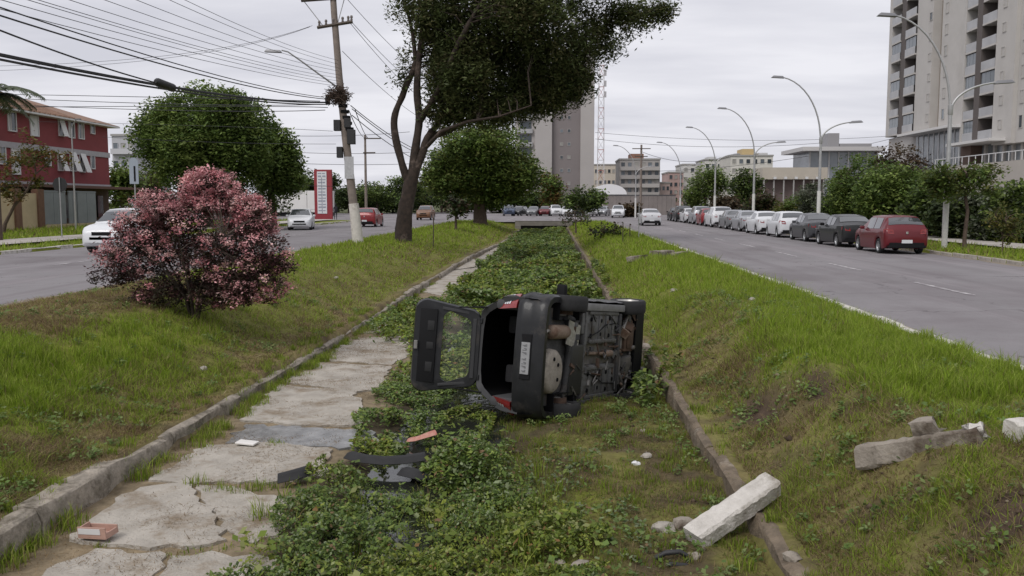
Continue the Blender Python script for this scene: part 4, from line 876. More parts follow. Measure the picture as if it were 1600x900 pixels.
def make_car(kind, name, label, cat, loc, rz, paintname, group=None, lights=False, tiny=False):
    if kind not in PROTO:
        PROTO[kind] = car_meshes(kind); WHEEL[kind] = wheel_meshes(PROTO[kind][0]['r'])
    T, M = PROTO[kind]; root = empty(name, loc, rz, label, cat, group)
    for k, me in M.items():
        o = link(me.name.split('.')[0], me, root)
        if k == 'body' or (k.startswith('mirror') and paintname != 'black'):
            o.material_slots[0].link = 'OBJECT'; o.material_slots[0].material = PAINT[paintname]
        if lights and k.startswith('head_lamp'):
            o.material_slots[0].link = 'OBJECT'; o.material_slots[0].material = M_LIT
    ty, ri = WHEEL[kind]
    for a in T['ax']:
        for s in (-1, 1):
            o = link('wheel', ty, root, (a, s*(T['w'][4]-.115), T['r'])); link('rim', ri, o, (0,0,0), (0, 0, 0 if s > 0 else math.pi))
    return root
M_LIT = bpy.data.materials.new('lit_head_lamp'); M_LIT.use_nodes = True; _b = M_LIT.node_tree.nodes['Principled BSDF']; _b.inputs['Emission Color'].default_value = (1,.9,.7,1); _b.inputs['Emission Strength'].default_value = 6
GP = 'cars parked along the right kerb'
y = 37.0
for kind, col, dx, ln, lab in (('hatch','maroon',0,5.3,'dark red hatchback, nearest of the cars parked along the right kerb'), ('sedan','black',-.05,5.4,'black sedan parked directly in front of the dark red hatchback'), ('sedan','graphite',.05,5.4,'dark grey sedan with pale boot parked ahead of the black sedan'), ('hatch','white',0,5.1,'white hatchback parked ahead of the dark grey sedan'), ('sedan','white',-.1,5.5,'white sedan parked ahead of the white hatchback'),
    ('sedan','silver',.0,5.4,'silver sedan parked between a white and a grey sedan'), ('sedan','grey',.1,5.4,'mid grey sedan parked ahead of the silver sedan'), ('suv','white',-.05,5.4,'tall white car parked behind the small bright red car'), ('hatch','red',0,4.9,'small bright red car, middle of the far half of the parked row'), ('suv','silver',.1,5.3,'tall silver car parked ahead of the bright red car'), ('sedan','pearl',0,5.3,'pale silver sedan near the far end of the parked row'), ('suv','black',-.05,5.4,'tall black car near the far end of the parked row'), ('sedan','black',.05,5.3,'black sedan at the far end of the parked row')):
    make_car(kind, 'parked_car', lab, 'car', (13.55+dx, y, ZR+.004), R(90+random.uniform(-1.2, 1.2)), col, GP); y += ln
make_car('sedan', 'moving_car', 'silver sedan driving away alone on the right road', 'car', (8.35, 79, ZR+.03), R(90), 'pearl')
make_car('suv', 'moving_car', 'white car far off on the right road near the cross street', 'car', tuple(P(966,317,Y=121).xy)+(ZC+.004,), R(-95), 'white')
make_car('suv', 'moving_car', 'white compact SUV approaching on the left road behind the pink bush', 'car', (-16.75, 34.6, ZL+.02), R(-90), 'white')
make_car('sedan', 'moving_car', 'white sedan approaching on the left road right of the pink bush', 'car', (-17.9, 63, ZL+.02), R(-78), 'white')
make_car('hatch', 'moving_car', 'red hatchback driving away behind the leaning utility pole', 'car', tuple(P(577,317,Y=71).xy)+(ZL+.02,), R(90), 'red')
make_car('suv', 'moving_car', 'brown vehicle with lit headlamps approaching on the left road', 'car', tuple(P(665,317,Y=104).xy)+(ZC+.004,), R(-90), 'orange', lights=True)
for i, (px, kind, col, lab) in enumerate(((812,'hatch','graphite','dark car, leftmost of the row parked across the far street'), (834,'sedan','grey','grey car, second of the row parked across the far street'), (852,'hatch','maroon','reddish car in the row parked across the far street'), (868,'suv','white','white tall car in the row parked across the far street'), (886,'sedan','white','white sedan in the row parked across the far street'), (903,'suv','graphite','dark tall car in the row parked across the far street'), (922,'hatch','pearl','pale small car at the right of the far row'), (942,'hatch','silver','small silver car beside the white car far off'), (795,'suv','blue','dark blue car seen above the canal bridge'))):
    q = P(px, 317, Y=138+random.uniform(-1, 1)); make_car(kind, 'parked_car', lab, 'car', (q.x, q.y, ZC+.004), R(-90+random.uniform(-25, 15)), col, 'cars across the far street')

# ------------------------------------------------------------------ the overturned hatchback
M_CHAR = mat('charcoal_paint', (.014,.0145,.016), .42, .1, .3, coat=.12, var=.25, vscale=5, stain=((.07,.06,.05), 2.5, .56, .8))
M_UNDER = mat('underseal', (.060,.060,.062), .75, col2=(.028,.028,.029), vscale=5, bump=.5, bscale=30, stain=((.12,.095,.07), 3, .55, .75))
M_PAN = mat('floor_pan_grey', (.145,.145,.145), .6, col2=(.065,.065,.065), vscale=4, bump=.3, bscale=25, stain=((.045,.038,.03), 5, .50, .62), spec=.4)
M_RUST = mat('rusty_exhaust', (.15,.10,.072), .8, .1, col2=(.26,.20,.15), vscale=6, bump=.3, stain=((.10,.05,.03), 5, .5, .7))
M_BEIGE = mat('dusty_spare_well', (.33,.30,.255), .85, col2=(.22,.195,.165), vscale=7, bump=.5, stain=((.10,.085,.07), 4, .52, .70))
M_DARK = mat('interior_dark', (.008,.008,.009), .9, spec=.1); M_STEEL = mat('dull_steel', (.22,.21,.20), .55, .6, var=.3, vscale=9); M_RUSTD = mat('dark_rust', (.085,.052,.036), .8, .2, var=.4, vscale=9, bump=.4)
M_CLEAR = glassmat('clear_glass', (.20,.23,.22), .03, .14)
def overturned():
    yaw, pit, rol = R(25.0), R(-7.0), R(89)
    F = Vector((math.sin(yaw)*math.cos(pit), math.cos(yaw)*math.cos(pit), math.sin(pit)))
    side = Vector((math.cos(yaw), -math.sin(yaw), 0))                     # to the car's right when upright
    up0 = side.cross(F)
    Lv = (-side*math.cos(rol) - up0*math.sin(rol)).normalized(); U = F.cross(Lv)
    M = Matrix((F, Lv, U)).transposed().to_4x4(); rear = P(850, 560, Y=11.55)
    M.translation = rear + F*1.93 - U*.2
    root = empty('overturned_car', (0,0,0), 0, 'charcoal hatchback lying on its side in the canal with its tailgate open', 'car'); root.matrix_world = M
    T = dict(x=[-1.90,-1.7,-1.35,-.8,-.2,.15,.5,.92,1.3,1.6,1.8,1.9], w=[.775,.805,.82,.82,.82,.82,.82,.82,.81,.79,.72,.60], zb=[.30,.24,.2,.18,.18,.18,.18,.18,.19,.21,.25,.34], belt=[.95,.95,.95,.94,.93,.92,.91,.90,.87,.82,.73,.62], zr=[1.43,1.46,1.48,1.50,1.49,1.46,1.26,1.0,.95,.88,.79,.68], ax=(-1.20,1.22), r=.285)
    xs = np.unique(np.round(np.concatenate([np.arange(-1.9, 1.9, .055), T['x'], [a+s*.336 for a in T['ax'] for s in (-1, -.97, .97, 1)]]), 4)); xs = [x for x in xs if -1.9 <= x <= 1.9]
    def rk(r_, x):        # slant of the hatch opening
        f = max(0, min(1, (-1.35-x)/.55)); return [(p[0]+.40*f*max(0, min(1, (p[2]-.70)/.72)), p[1], p[2]) for p in r_]
    rings = [rk(ring_at(T, x, .336), x) for x in xs]; n = len(rings[0])
    # outer skin without the floor: keep points 2..n-2 (sill to sill over the roof)
    ks = list(range(2, n-1)); b = MB(); m_ = len(ks)
    b.add([r_[k] for r_ in rings for k in ks], [(i*m_+k, i*m_+k+1, (i+1)*m_+k+1, (i+1)*m_+k) for i in range(len(rings)-1) for k in range(m_-1)])
    bo = b.build('body', M_CHAR, root, smooth=40); roughen(bo, .018, .9)
    # inner trim
    b = MB(); inn = []
    for r_, x in zip(rings, xs):
        if x < 1.0: inn.append([(p[0]+.02, p[1]*.93, .30 if k in (2, n-2) else p[2]-.05*(p[2] > 1.0)) for k, p in ((k, r_[k]) for k in ks)])
    b.add([p for r_ in inn for p in r_], [(i*m_+k, i*m_+k+1, (i+1)*m_+k+1, (i+1)*m_+k) for i in range(len(inn)-1) for k in range(m_-1)]); b.build('interior_trim', M_DARK, root, smooth=50)
    b = MB(); o_ = rings[0]; lip = [(o_[k], inn[0][k-2]) for k in ks if o_[k][2] > .5]
    b.add([p for pr in lip for p in ((pr[0][0]-.004, pr[0][1], pr[0][2]), (pr[1][0]-.01, pr[1][1]*.97, pr[1][2]-.02*(pr[1][2] > 1.2)))], [(2*i, 2*i+1, 2*i+3, 2*i+2) for i in range(len(lip)-1)]); b.build('hatch_seal', mat('seal_rubber', (.035,.035,.037), .5), root, smooth=60)
    b = MB(); b.box((-.72, 0, .80), (.14, 1.30, .72), (0, -.25, 0)); b.build('rear_seat_back', mat('seat_cloth', (.045,.045,.048), .9, var=.2, vscale=20), root, bevel=.05, smooth=40)
    for s in (-.36, .36):
        b = MB(); b.box((-.80, s, 1.24), (.10, .26, .17), (0, -.25, 0)); b.build('headrest', MATS['seat_cloth'], root, bevel=.04, smooth=40)
    b = MB(); b.bx(-1.8, -.6, -.68, .68, .50, .53); b.build('boot_floor', mat('boot_carpet', (.03,.03,.032), .95), root)
    for s in (-1, 1):
        b = MB(); b.box((-1.45, s*.66, .80), (.65, .14, .5)); b.build('boot_side_trim', mat('boot_trim', (.050,.050,.053), .75), root, bevel=.05, smooth=40)
    # windows
    for j, (a, e) in enumerate(((-1.55,-1.05),(-.98,-.42),(-.36,.26))):
        for s, kk in ((-1, (7, 8)), (1, (n-7, n-8))):
            b = MB(); sel = [i for i, x in enumerate(xs) if a <= x <= e]; vs = [Vector(rings[i][k])+Vector((0, s*.012, .004)) for i in sel for k in kk]
            b.add(vs, [(2*i, 2*i+1, 2*i+3, 2*i+2) for i in range(len(sel)-1)]); b.build('side_window', M_GLASS, root, smooth=60)
    sel = [i for i, x in enumerate(xs) if .22 <= x <= .88]; kk = list(range(9, 14)); b = MB()
    b.add([Vector(rings[i][k])+Vector((.007,0,.01)) for i in sel for k in kk], [(i*5+k, i*5+k+1, (i+1)*5+k+1, (i+1)*5+k) for i in range(len(sel)-1) for k in range(4)]); b.build('windscreen', M_GLASS, root, smooth=60)
    # rear bumper: section swept round the tail
    def sweep(plan, sec, name, m, smooth=45):
        b = MB(); rr = []
        for i, (x, y_) in enumerate(plan):
            a = Vector(plan[max(i-1,0)]); c = Vector(plan[min(i+1,len(plan)-1)]); t = (c-a).normalized(); nn = Vector((t.y, -t.x))
            rr.append([(x+nn.x*o, y_+nn.y*o, z) for o, z in sec])
        b.loft(rr); return b.build(name, m, root, smooth=smooth)
    plan = [(-1.52,.795),(-1.62,.80),(-1.74,.79),(-1.84,.745),(-1.90,.66),(-1.925,.45),(-1.935,.2),(-1.935,-.2),(-1.925,-.45),(-1.90,-.66),(-1.84,-.745),(-1.74,-.79),(-1.62,-.80),(-1.52,-.795)]
    plan = [(x, -y_) for x, y_ in plan]
    sec = [(-.06,.20),(.015,.20),(.035,.235),(.045,.30),(.04,.40),(.035,.47),(.055,.51),(.055,.57),(.035,.625),(-.02,.65),(-.06,.655)]
    sec = [(-o, z) for o, z in sec]
    bp = sweep(plan, sec, 'rear_bumper', M_CHAR)
    b = MB(); b.box((-1.978, 0, .445), (.02, .60, .155)); b.build('plate_recess', M_TRIM, bp, bevel=.008)
    pl = MB(); pl.box((-1.994, .02, .445), (.014, .42, .125)); plo = pl.build('number_plate', mat('dirty_plate', (.26,.262,.268), .6, var=.12, vscale=14), bp, bevel=.003)
    g = MB()
    for i in range(7):
        y_ = .02+(i-3)*.052+(.012 if i > 2 else -.012); 
        for q in range(3): g.box((-2.002, y_+(q-1)*.011, .445+((i*7+q*5) % 3-1)*.012), (.003, .007, .022+.02*((i+q*2) % 3)))
    g.build('plate_characters', M_GLYPH, plo)
    for s in ():
        b = MB(); b.box((-1.986, s*.38, .40), (.012, .14, .03), (0,0,0)); b.build('reflector', M_LAMP_R if s > 0 else M_TRIM, bp)
    # tail lamps on the rear pillars
    for s in (-1, 1):
        b = MB(); ys, zs = (.80, .60), (.66, 1.04)
        def lp(t, v, o=0): z = .66+.36*t; x = -1.905+.40*max(0, min(1, (z-.70)/.72)); w_ = .80-.035*t; return (x+.20*v*v*(.7+.5*t)-o, s*(w_-.17*(1-v)+o*v), z)
        vs = [lp(t, v, .022) for t in (0, .33, .66, 1) for v in (0, .33, .66, 1)]+[lp(t, v, -.05) for t in (0, 1) for v in (0, 1)]
        fs = [(i*4+k, i*4+k+1, (i+1)*4+k+1, (i+1)*4+k) for i in range(3) for k in range(3)]+[(0,1,2,3,17,16),(12,13,14,15,19,18),(0,4,8,12,18,16),(3,7,11,15,19,17)]
        b.add(vs, fs); tl_ = b.build('tail_lamp', M_LAMP_R, root, smooth=40)
        for q in (.34, .47, .60):
            b = MB(); b.add([lp(q, v, .030) for v in (.3,.6,.95)]+[lp(q+.09, v, .030) for v in (.3,.6,.95)], [(0,1,4,3),(1,2,5,4)]); b.build('lamp_segment', M_LAMP_W, tl_)
    # mirrors
    for s in (-1, 1):
        b = MB(); b.box((.28, s*.91, 1.01), (.12, .20, .14)); b.box((.32, s*.82, .95), (.06, .08, .05)); b.build('mirror', M_TRIM, root, bevel=.03, smooth=40)
    # wheels
    ty, ri = wheel_meshes(.30, .215, mat('steel_rim', (.40,.39,.37), .45, .6, var=.25, vscale=12))
    for a in T['ax']:
        for s in (-1, 1):
            o = link('wheel', ty, root, (a, s*.738, .262), (0, 0, R(6)*(-1 if a > 0 else 0))); link('rim', ri, o, (0,0,0), (0,0,0 if s > 0 else math.pi))
    for a in T['ax']:
        for s in (-1, 1):
            b = MB(); nb = 12; rr = []
            for y_ in (s*.80, s*.50): rr.append([(a+.345*math.cos(t), y_, .285+.345*math.sin(t)) for t in np.linspace(-.25, math.pi+.25, nb)])
            b.loft(rr, closed=False, cap=False); b.add(rr[1]+[(a,s*.5,.2)], [(i, i+1, nb) for i in range(nb-1)]); b.build('wheel_arch_liner', M_DARK, root, smooth=60)
    # underside
    b = MB(); b.bx(-1.86, 1.62, -.66, .66, .30, .34); b.build('floor_pan', M_UNDER, root)
    for s in (-1, 1):
        b = MB(); b.box((.02, s*.70, .215), (1.75, .11, .09)); b.build('sill', mat('skylit_sill', (.17,.17,.172), .55, var=.25, vscale=6) if s < 0 else M_UNDER, root, bevel=.02, smooth=40)  # upward sill painted paler: its sky reflection is put into the colour
        b = MB(); x0, x1 = -.50, .74; y0, y1 = (.155, .645)
        b.bx(x0, x1, s*y0, s*y1, .225, .299)
        for k in range(4): b.box((x0+.22+.27*k, s*.40, .221), (.10, .36, .022))
        b.box((.12, s*.20, .213), (1.1, .05, .03)); b.box((.12, s*.615, .213), (1.18, .05, .03)); pn = b.build('underbody_panel', M_PAN, root, bevel=.012, smooth=40)
        for (dx, dy) in ((-.36,.28),(-.36,.52),(.0,.30),(.02,.50),(.35,.28),(.36,.54),(.62,.40)):
            b = MB(); b.lathe([(0,.0),(.030,.0),(.034,.012)], 12, 'Z', (dx, s*dy, .205)); b.build('drain_plug', M_DARK, pn)
        b = MB(); b.tube([(-.45,s*.26,.207),(-.1,s*.33,.207),(.2,s*.44,.207),(.70,s*.47,.207)], .009, 6); b.build('brake_pipe', M_TRIM, pn)
    b = MB(); b.bx(-.78, .95, -.15, .15, .292, .298); b.build('tunnel_heat_shield', M_STEEL, root)
    b = MB(); b.tube([(1.30,-.05,.30),(1.05,-.03,.26),(.75,.0,.245),(.3,.0,.245),(-.4,-.02,.245),(-.75,-.08,.25),(-1.0,-.26,.25),(-1.22,-.32,.24)], .026, 10); ex = b.build('exhaust_pipe', M_RUST, root, smooth=60)
    b = MB(); b.tube([(.62,0,.245),(.56,0,.245),(.50,0,.245),(.28,0,.245),(.22,0,.245)], [.03,.055,.062,.062,.03], 12); b.build('catalyst', M_RUST, ex, smooth=50)
    b = MB(); b.tube([(-1.16,-.34,.245),(-1.20,-.34,.245),(-1.26,-.34,.245),(-1.66,-.34,.245),(-1.72,-.34,.245),(-1.76,-.34,.245)], [.03,.085,.098,.098,.085,.03], 16); b.build('silencer', M_RUST, ex, smooth=45)
    b = MB(); b.tube([(-1.74,-.34,.245),(-1.82,-.36,.22),(-1.90,-.36,.20)], .022, 8); b.build('tail_pipe', M_STEEL, ex, smooth=60)
    b = MB(); b.lathe([(0,.190),(.20,.187),(.265,.20),(.295,.228),(.305,.30)], 28, 'Z', (-1.585,.19,.0)); sw = b.build('spare_wheel_well', M_BEIGE, root, smooth=40)
    for (dx, dy) in ((-1.50,.10),(-1.50,.30),(-1.64,.02)):
        b = MB(); b.lathe([(0,0),(.024,0),(.03,.02)], 12, 'Z', (dx, dy, .176)); b.build('drain_plug', M_DARK, sw)
    b = MB(); b.tube([(-1.17,-.62,.275),(-1.07,-.45,.27),(-1.02,0,.265),(-1.07,.45,.27),(-1.17,.62,.275)], .048, 10); ax_ = b.build('rear_axle', M_UNDER, root, smooth=60)
    for s in (-1, 1):
        b = MB(); b.tube([(-1.2,s*.55,.27),(-.85,s*.50,.29),(-.62,s*.48,.31)], [.05,.045,.04], 8); b.build('trailing_arm', M_UNDER, ax_, smooth=60)
        b = MB(); pts = [(-1.05+.055*math.cos(t), s*.50+.055*math.sin(t), .27+.012*t/1.3) for t in np.linspace(0, 6*math.pi, 60)]; b.tube(pts, .010, 6); b.build('coil_spring', M_TRIM, ax_, smooth=60)
        b = MB(); b.tube([(-1.24,s*.58,.24),(-1.38,s*.55,.45)], .025, 8); b.build('damper', M_STEEL, ax_, smooth=60)
        b = MB(); b.lathe([(0,-.04),(.11,-.04),(.115,.03),(0,.04)], 16, 'Y', (-1.20, s*.61, .28)); b.build('brake_drum', M_RUSTD, ax_, smooth=40)
    b = MB(); b.box((-.80, .20, .262), (.46, .72, .11)); b.build('fuel_tank', mat('tank_plastic', (.022,.022,.023), .5), root, bevel=.04, smooth=40)
    b = MB(); b.box((-.56, 0, .245), (.07, 1.26, .08)); b.box((-.62, -.46, .25), (.14, .30, .06)); b.build('cross_member', M_PAN, root, bevel=.015, smooth=40)
    b = MB(); b.box((.80, 0, .232), (.10, 1.24, .07)); b.build('cross_member', M_UNDER, root, bevel=.015, smooth=40)
    # engine bay from below
    b = MB(); b.bx(.90, 1.78, -.62, .62, .52, .54); b.build('engine_bay', M_DARK, root)
    for s in (-1, 1):
        b = MB(); b.tube([(.86,s*.36,.25),(1.10,s*.40,.24),(1.30,s*.42,.235),(1.70,s*.44,.26)], .034, 8); b.build('subframe_rail', M_UNDER, root, smooth=60)
        b = MB(); b.tube([(.95,s*.34,.23),(1.18,s*.60,.22)], [.035,.025], 8); b.tube([(1.32,s*.36,.23),(1.20,s*.60,.22)], [.03,.022], 8); b.build('control_arm', M_STEEL, root, smooth=60)
        b = MB(); b.tube([(1.20,s*.16,.30),(1.21,s*.62,.285)], .018, 8); b.tube([(1.20,s*.20,.30),(1.20,s*.28,.297)], [.05,.03], 10); b.tube([(1.21,s*.54,.288),(1.21,s*.61,.286)], [.03,.048], 10); b.build('drive_shaft', M_RUSTD, root, smooth=60)
    b = MB(); b.box((1.28,-.24,.33), (.42,.46,.24)); b.box((1.30,-.22,.22), (.30,.34,.05), taper=(.8,.8)); b.build('engine_sump', M_RUSTD, root, bevel=.03, smooth=40)
    b = MB(); b.tube([(1.22,.08,.32),(1.24,.2,.31),(1.25,.34,.31),(1.26,.46,.33)], [.17,.16,.12,.08], 12); b.tube([(1.12,.24,.27),(1.36,.25,.26)], .05, 8); b.build('gearbox', M_STEEL, root, smooth=45)
    b = MB(); b.tube([(1.05,-.5,.26),(1.02,-.1,.26),(1.02,.3,.26),(1.06,.55,.26)], .02, 8); b.tube([(1.42,-.45,.27),(1.48,-.1,.25),(1.44,.25,.28)], .016, 6); b.tube([(1.5,.45,.3),(1.35,.5,.26),(1.1,.42,.26)], .014, 6); b.build('steering_rod', M_STEEL, root, smooth=60)
    b = MB()
    for k in range(9): 
        a = random.uniform(0, 6.28); p0 = Vector((random.uniform(.98,1.6), random.uniform(-.5,.5), .34)); p1 = p0+Vector((random.uniform(-.25,.25), random.uniform(-.3,.3), -.05)); b.tube([p0, p0.lerp(p1,.5)+Vector((0,0,-.08)), p1], .011, 5)
    b.build('hoses', M_TRIM, root, smooth=60)
    for k in range(64):                     # brackets, clips and small shields
        x_, y_ = random.uniform(-1.1, 1.55), random.uniform(-.62, .62); b = MB()
        if k % 3: b.box((x_, y_, .205+random.uniform(0,.03)), (random.uniform(.04,.14), random.uniform(.03,.10), .03), (random.uniform(-.2,.2), random.uniform(-.2,.2), random.uniform(0,3)))
        else: b.tube([(x_, y_, .20), (x_+random.uniform(-.2,.2), y_+random.uniform(-.08,.08), .195), (x_+random.uniform(-.3,.3), y_+random.uniform(-.15,.15), .21)], .011, 6)
        b.build('bracket' if k % 3 else 'pipe', (M_STEEL, M_UNDER, M_PAN, M_RUSTD)[k % 4], root, smooth=40)
    for k in range(30):                     # pipes, joints and lumps round the engine
        x_, y_ = random.uniform(.92, 1.6), random.uniform(-.6, .6); b = MB(); q = random.random()
        if q < .4: b.tube([(x_, y_, random.uniform(.2,.34)), (x_+random.uniform(-.15,.15), y_+random.uniform(-.15,.15), random.uniform(.2,.3)), (x_+random.uniform(-.25,.25), y_+random.uniform(-.25,.25), random.uniform(.22,.36))], random.uniform(.010,.026), 7)
        elif q < .75: b.lathe([(0,-.03),(.04,-.03),(.05,0),(.035,.03),(0,.035)], 10, random.choice('XYZ'), (x_, y_, random.uniform(.2,.3)))
        else: b.box((x_, y_, random.uniform(.2,.3)), (random.uniform(.05,.16), random.uniform(.05,.14), random.uniform(.04,.12)), (random.random(), random.random(), random.random()*3))
        b.build('engine_part', (M_RUSTD, M_STEEL, M_UNDER, M_RUST, M_UNDER, M_RUSTD)[k % 6], root, smooth=45)
    b = MB(); b.box((-.98,-.30,.222), (.42,.34,.012), (0,0,.2)); b.build('heat_shield', mat('foil_shield', (.38,.37,.35), .45, .6, var=.3, vscale=12, bump=.6, bscale=20), root)
    b = MB(); b.box((1.66,0,.32), (.06,1.1,.22)); b.build('radiator', M_UNDER, root)
    fplan = [(1.50,-.80),(1.66,-.79),(1.80,-.72),(1.89,-.55),(1.94,-.25),(1.95,0),(1.94,.25),(1.89,.55),(1.80,.72),(1.66,.79),(1.50,.80)]
    fsec = [(-.10,.22),(.02,.215),(.035,.26),(.045,.36),(.04,.48),(.02,.58),(-.05,.60)]; fsec = [(o, z) for o, z in fsec]
    sweep(fplan, fsec, 'front_bumper', M_CHAR)
    b = MB(); b.box((1.70, 0, .205), (.36, 1.36, .02)); b.build('front_undertray', M_TRIM, root)
    # tailgate, swung open about the roof edge
    hp_ = Vector((-1.485, 0, 1.425)); ang = R(207)      # direction of the gate from the hinge, in the x-z plane
    gd = Vector((-.47, 0, .883)).normalized(); gn = Vector((gd.z, 0, -gd.x))   # gn points away from the cabin side
    gate = empty('tailgate'); gate.parent = root; GM = Matrix((gd, Vector((0,1,0)), gd.cross(Vector((0,1,0))))).transposed().to_4x4(); GM.translation = hp_; gate.matrix_local = GM
    # local: u = +x from the hinge, v = y, w = z ; inner face is on -z or +z whichever looks rearwards
    def outline(u0, u1, w0, w1, r, n=5):
        pts = []
        for (u, v, a0) in ((u0+r, w0-r, math.pi), (u0+r, -(w0-r), None), (u1-r, -(w1-r), None), (u1-r, w1-r, None)):
            pass
        def arc(cu, cv, a0, a1): return [(cu+r*math.cos(a), cv+r*math.sin(a)) for a in np.linspace(a0, a1, n)]
        pts += arc(u0+r, -(w0-r), math.pi, 1.5*math.pi); pts += arc(u1-r, -(w1-r), 1.5*math.pi, 2*math.pi); pts += arc(u1-r, w1-r, 0, .5*math.pi); pts += arc(u0+r, w0-r, .5*math.pi, math.pi)
        return pts
    def bow(u): return -.05*math.sin(min(1,max(0,u/.9))*math.pi) - .16*max(0, u-.5)
    out_, inn_ = outline(-.01, .95, .56, .665, .17), outline(.13, .535, .43, .50, .11)
    def ringz(o, dz): return [(u, v, bow(u)+dz) for u, v in o]
    b = MB(); n_ = len(out_)
    R4 = [ringz(out_, -.035), ringz([(u+(.46-u)*.035, v*.965) for u, v in out_], .035), ringz([(u+(.34-u)*.0, v) for u, v in inn_], .035), ringz(inn_, -.03)]
    vs = [p for r_ in R4 for p in r_]; fs = [(i*n_+k, i*n_+(k+1)%n_, (i+1)*n_+(k+1)%n_, (i+1)*n_+k) for i in range(3) for k in range(n_)]+[(3*n_+k, 3*n_+(k+1)%n_, (k+1)%n_, k) for k in range(n_)]
    b.add(vs, fs); b.build('gate_frame', [M_CHAR], gate, smooth=40)
    b = MB(); g_ = [(u, v, bow(u)-.012) for u, v in inn_]; b.add([(u, v*1.01, z) for u, v, z in g_], [tuple(range(n_))]); b.build('rear_window', M_CLEAR, gate)
    for sgn in (1, -1):
        z0 = .042*sgn
        b = MB(); b.box((.74, 0, bow(.74)+z0), (.25, 1.04, .035), (0, .16, 0)); tr = b.build('gate_trim', M_TRIM, gate, bevel=.012, smooth=40)
        for dy in (-.28, .0, .30):
            b = MB(); b.box((.70, dy, bow(.70)+z0+.02*sgn), (.10, .14 if dy else .10, .02), (0, .16, 0)); b.build('grip_recess', mat('trim_lighter', (.016,.016,.017), .6, spec=.3), tr, bevel=.008, smooth=40)
        b = MB()
        b.box((.335, .515, bow(.33)+z0), (.44, .04, .02), (0,0,R(7))); b.box((.335, -.515, bow(.33)+z0), (.44, .04, .02), (0,0,R(-7))); b.box((.085, 0, bow(.08)+z0), (.05, .84, .02)); b.build('window_trim', mat('trim_grey', (.03,.03,.032), .55), gate, bevel=.006)
    b = MB(); b.box((.90, 0, bow(.90)+.05), (.05, .12, .05)); b.build('latch', M_STEEL, gate, bevel=.008)
    for s in (-1, 1):
        b = MB(); b.tube([(-1.55, s*.60, 1.25), tuple(hp_+gd*.32+Vector((0, s*.57, 0))-gn*.03)], [.013,.009], 8); b.build('gas_strut', M_TRIM, root, smooth=60)
        b = MB(); b.box(tuple(hp_+Vector((.02, s*.40, -.01))), (.10, .08, .05)); b.build('gate_hinge', M_CHAR, root, bevel=.01)
    return root
overturned()
# ------------------------------------------------------------------ buildings
M_PANE = mat('window_pane', (.045,.055,.065), .08, 0, .6, var=.3, vscale=.6); M_FRAME_W = mat('white_frame', (.60,.60,.60), .6); M_FRAME_D = mat('dark_frame', (.06,.06,.065), .5)
M_PANE2 = mat('window_pane_pale', (.13,.15,.17), .1, 0, .6, var=.3, vscale=.6); M_CURT = mat('curtained_pane', (.30,.29,.27), .35, var=.2, vscale=2)
def window(root, axis, a, z, w, h, plane, sgn, mf=None, mp=None, bar=.07, open_=0, sill=True, panes=1):
    """window on a wall; axis 'X': wall looks along sgn*X and a is the y position, axis 'Y': wall looks along sgn*Y and a is x"""
    def bx(m, a0, a1, d0, d1, z0, z1):
        d0, d1 = plane+sgn*d0, plane+sgn*d1
        if axis == 'X': m.bx(min(d0,d1), max(d0,d1), a0, a1, z0, z1)
        else: m.bx(a0, a1, min(d0,d1), max(d0,d1), z0, z1)
    m = MB(); bx(m, a-w/2, a-w/2+bar, .002, .09, z-h/2, z+h/2); bx(m, a+w/2-bar, a+w/2, .002, .09, z-h/2, z+h/2); bx(m, a-w/2+bar, a+w/2-bar, .002, .085, z+h/2-bar, z+h/2); bx(m, a-w/2+bar, a+w/2-bar, .002, .12 if sill else .085, z-h/2, z-h/2+bar)
    fr = m.build('window', mf or M_FRAME_W, root)
    for k in range(panes):
        m = MB(); w_ = (w-2*bar)/panes; bx(m, a-w/2+bar+w_*k+.01, a-w/2+bar+w_*(k+1)-.01, .003, .03, z-h/2+bar, z+h/2-bar); m.build('pane', mp or random.choice((M_PANE, M_PANE, M_PANE2, M_CURT)), fr)
    if open_:
        m = MB(); x0 = plane+sgn*.10; x1 = plane+sgn*(.10+open_)
        if axis == 'X': m.add([(x0, a-w*.44, z+h*.45),(x0, a+w*.44, z+h*.45),(x1, a+w*.44, z-h*.5),(x1, a-w*.44, z-h*.5),(x0+.03*sgn, a-w*.44, z+h*.45),(x0+.03*sgn, a+w*.44, z+h*.45),(x1+.03*sgn, a+w*.44, z-h*.5),(x1+.03*sgn, a-w*.44, z-h*.5)], [(0,1,2,3),(7,6,5,4),(0,4,5,1),(1,5,6,2),(2,6,7,3),(3,7,4,0)])
        m.build('open_sash', M_FRAME_W, fr)
    return fr
# red apartment block, left
M_RED = mat('red_render', (.205,.040,.045), .85, var=.08, vscale=.8, stain=((.15,.033,.036), .5, .5, .8)); M_BAND = mat('grey_band', (.36,.35,.37), .8, var=.1); M_TILE = mat('clay_roof_tiles', (.27,.165,.115), .9, col2=(.18,.115,.085), vscale=3.5, bump=.6, bscale=6); M_BROWN = mat('brown_ground_floor', (.10,.055,.042), .85, var=.2)
fx = -38.5; fy1 = P(172, 300, X=fx).y; fy0 = 36.0
ab = empty('apartment_block', (fx, fy1, 1.1), 0, 'dark red three storey apartment block with tiled roof on the left', 'building')
def lz(px, py): return P(px, py, X=fx).z-1.1
ez = lz(171, 198); b1 = lz(171, 243); b0 = lz(171, 293)
b = MB(); b.bx(-12, 0, fy0-fy1, 0, b0, ez); b.build('wall', M_RED, ab)
b = MB(); b.bx(-12, -.1, fy0-fy1, -.1, 0, b0); b.build('ground_floor_wall', M_BROWN, ab)
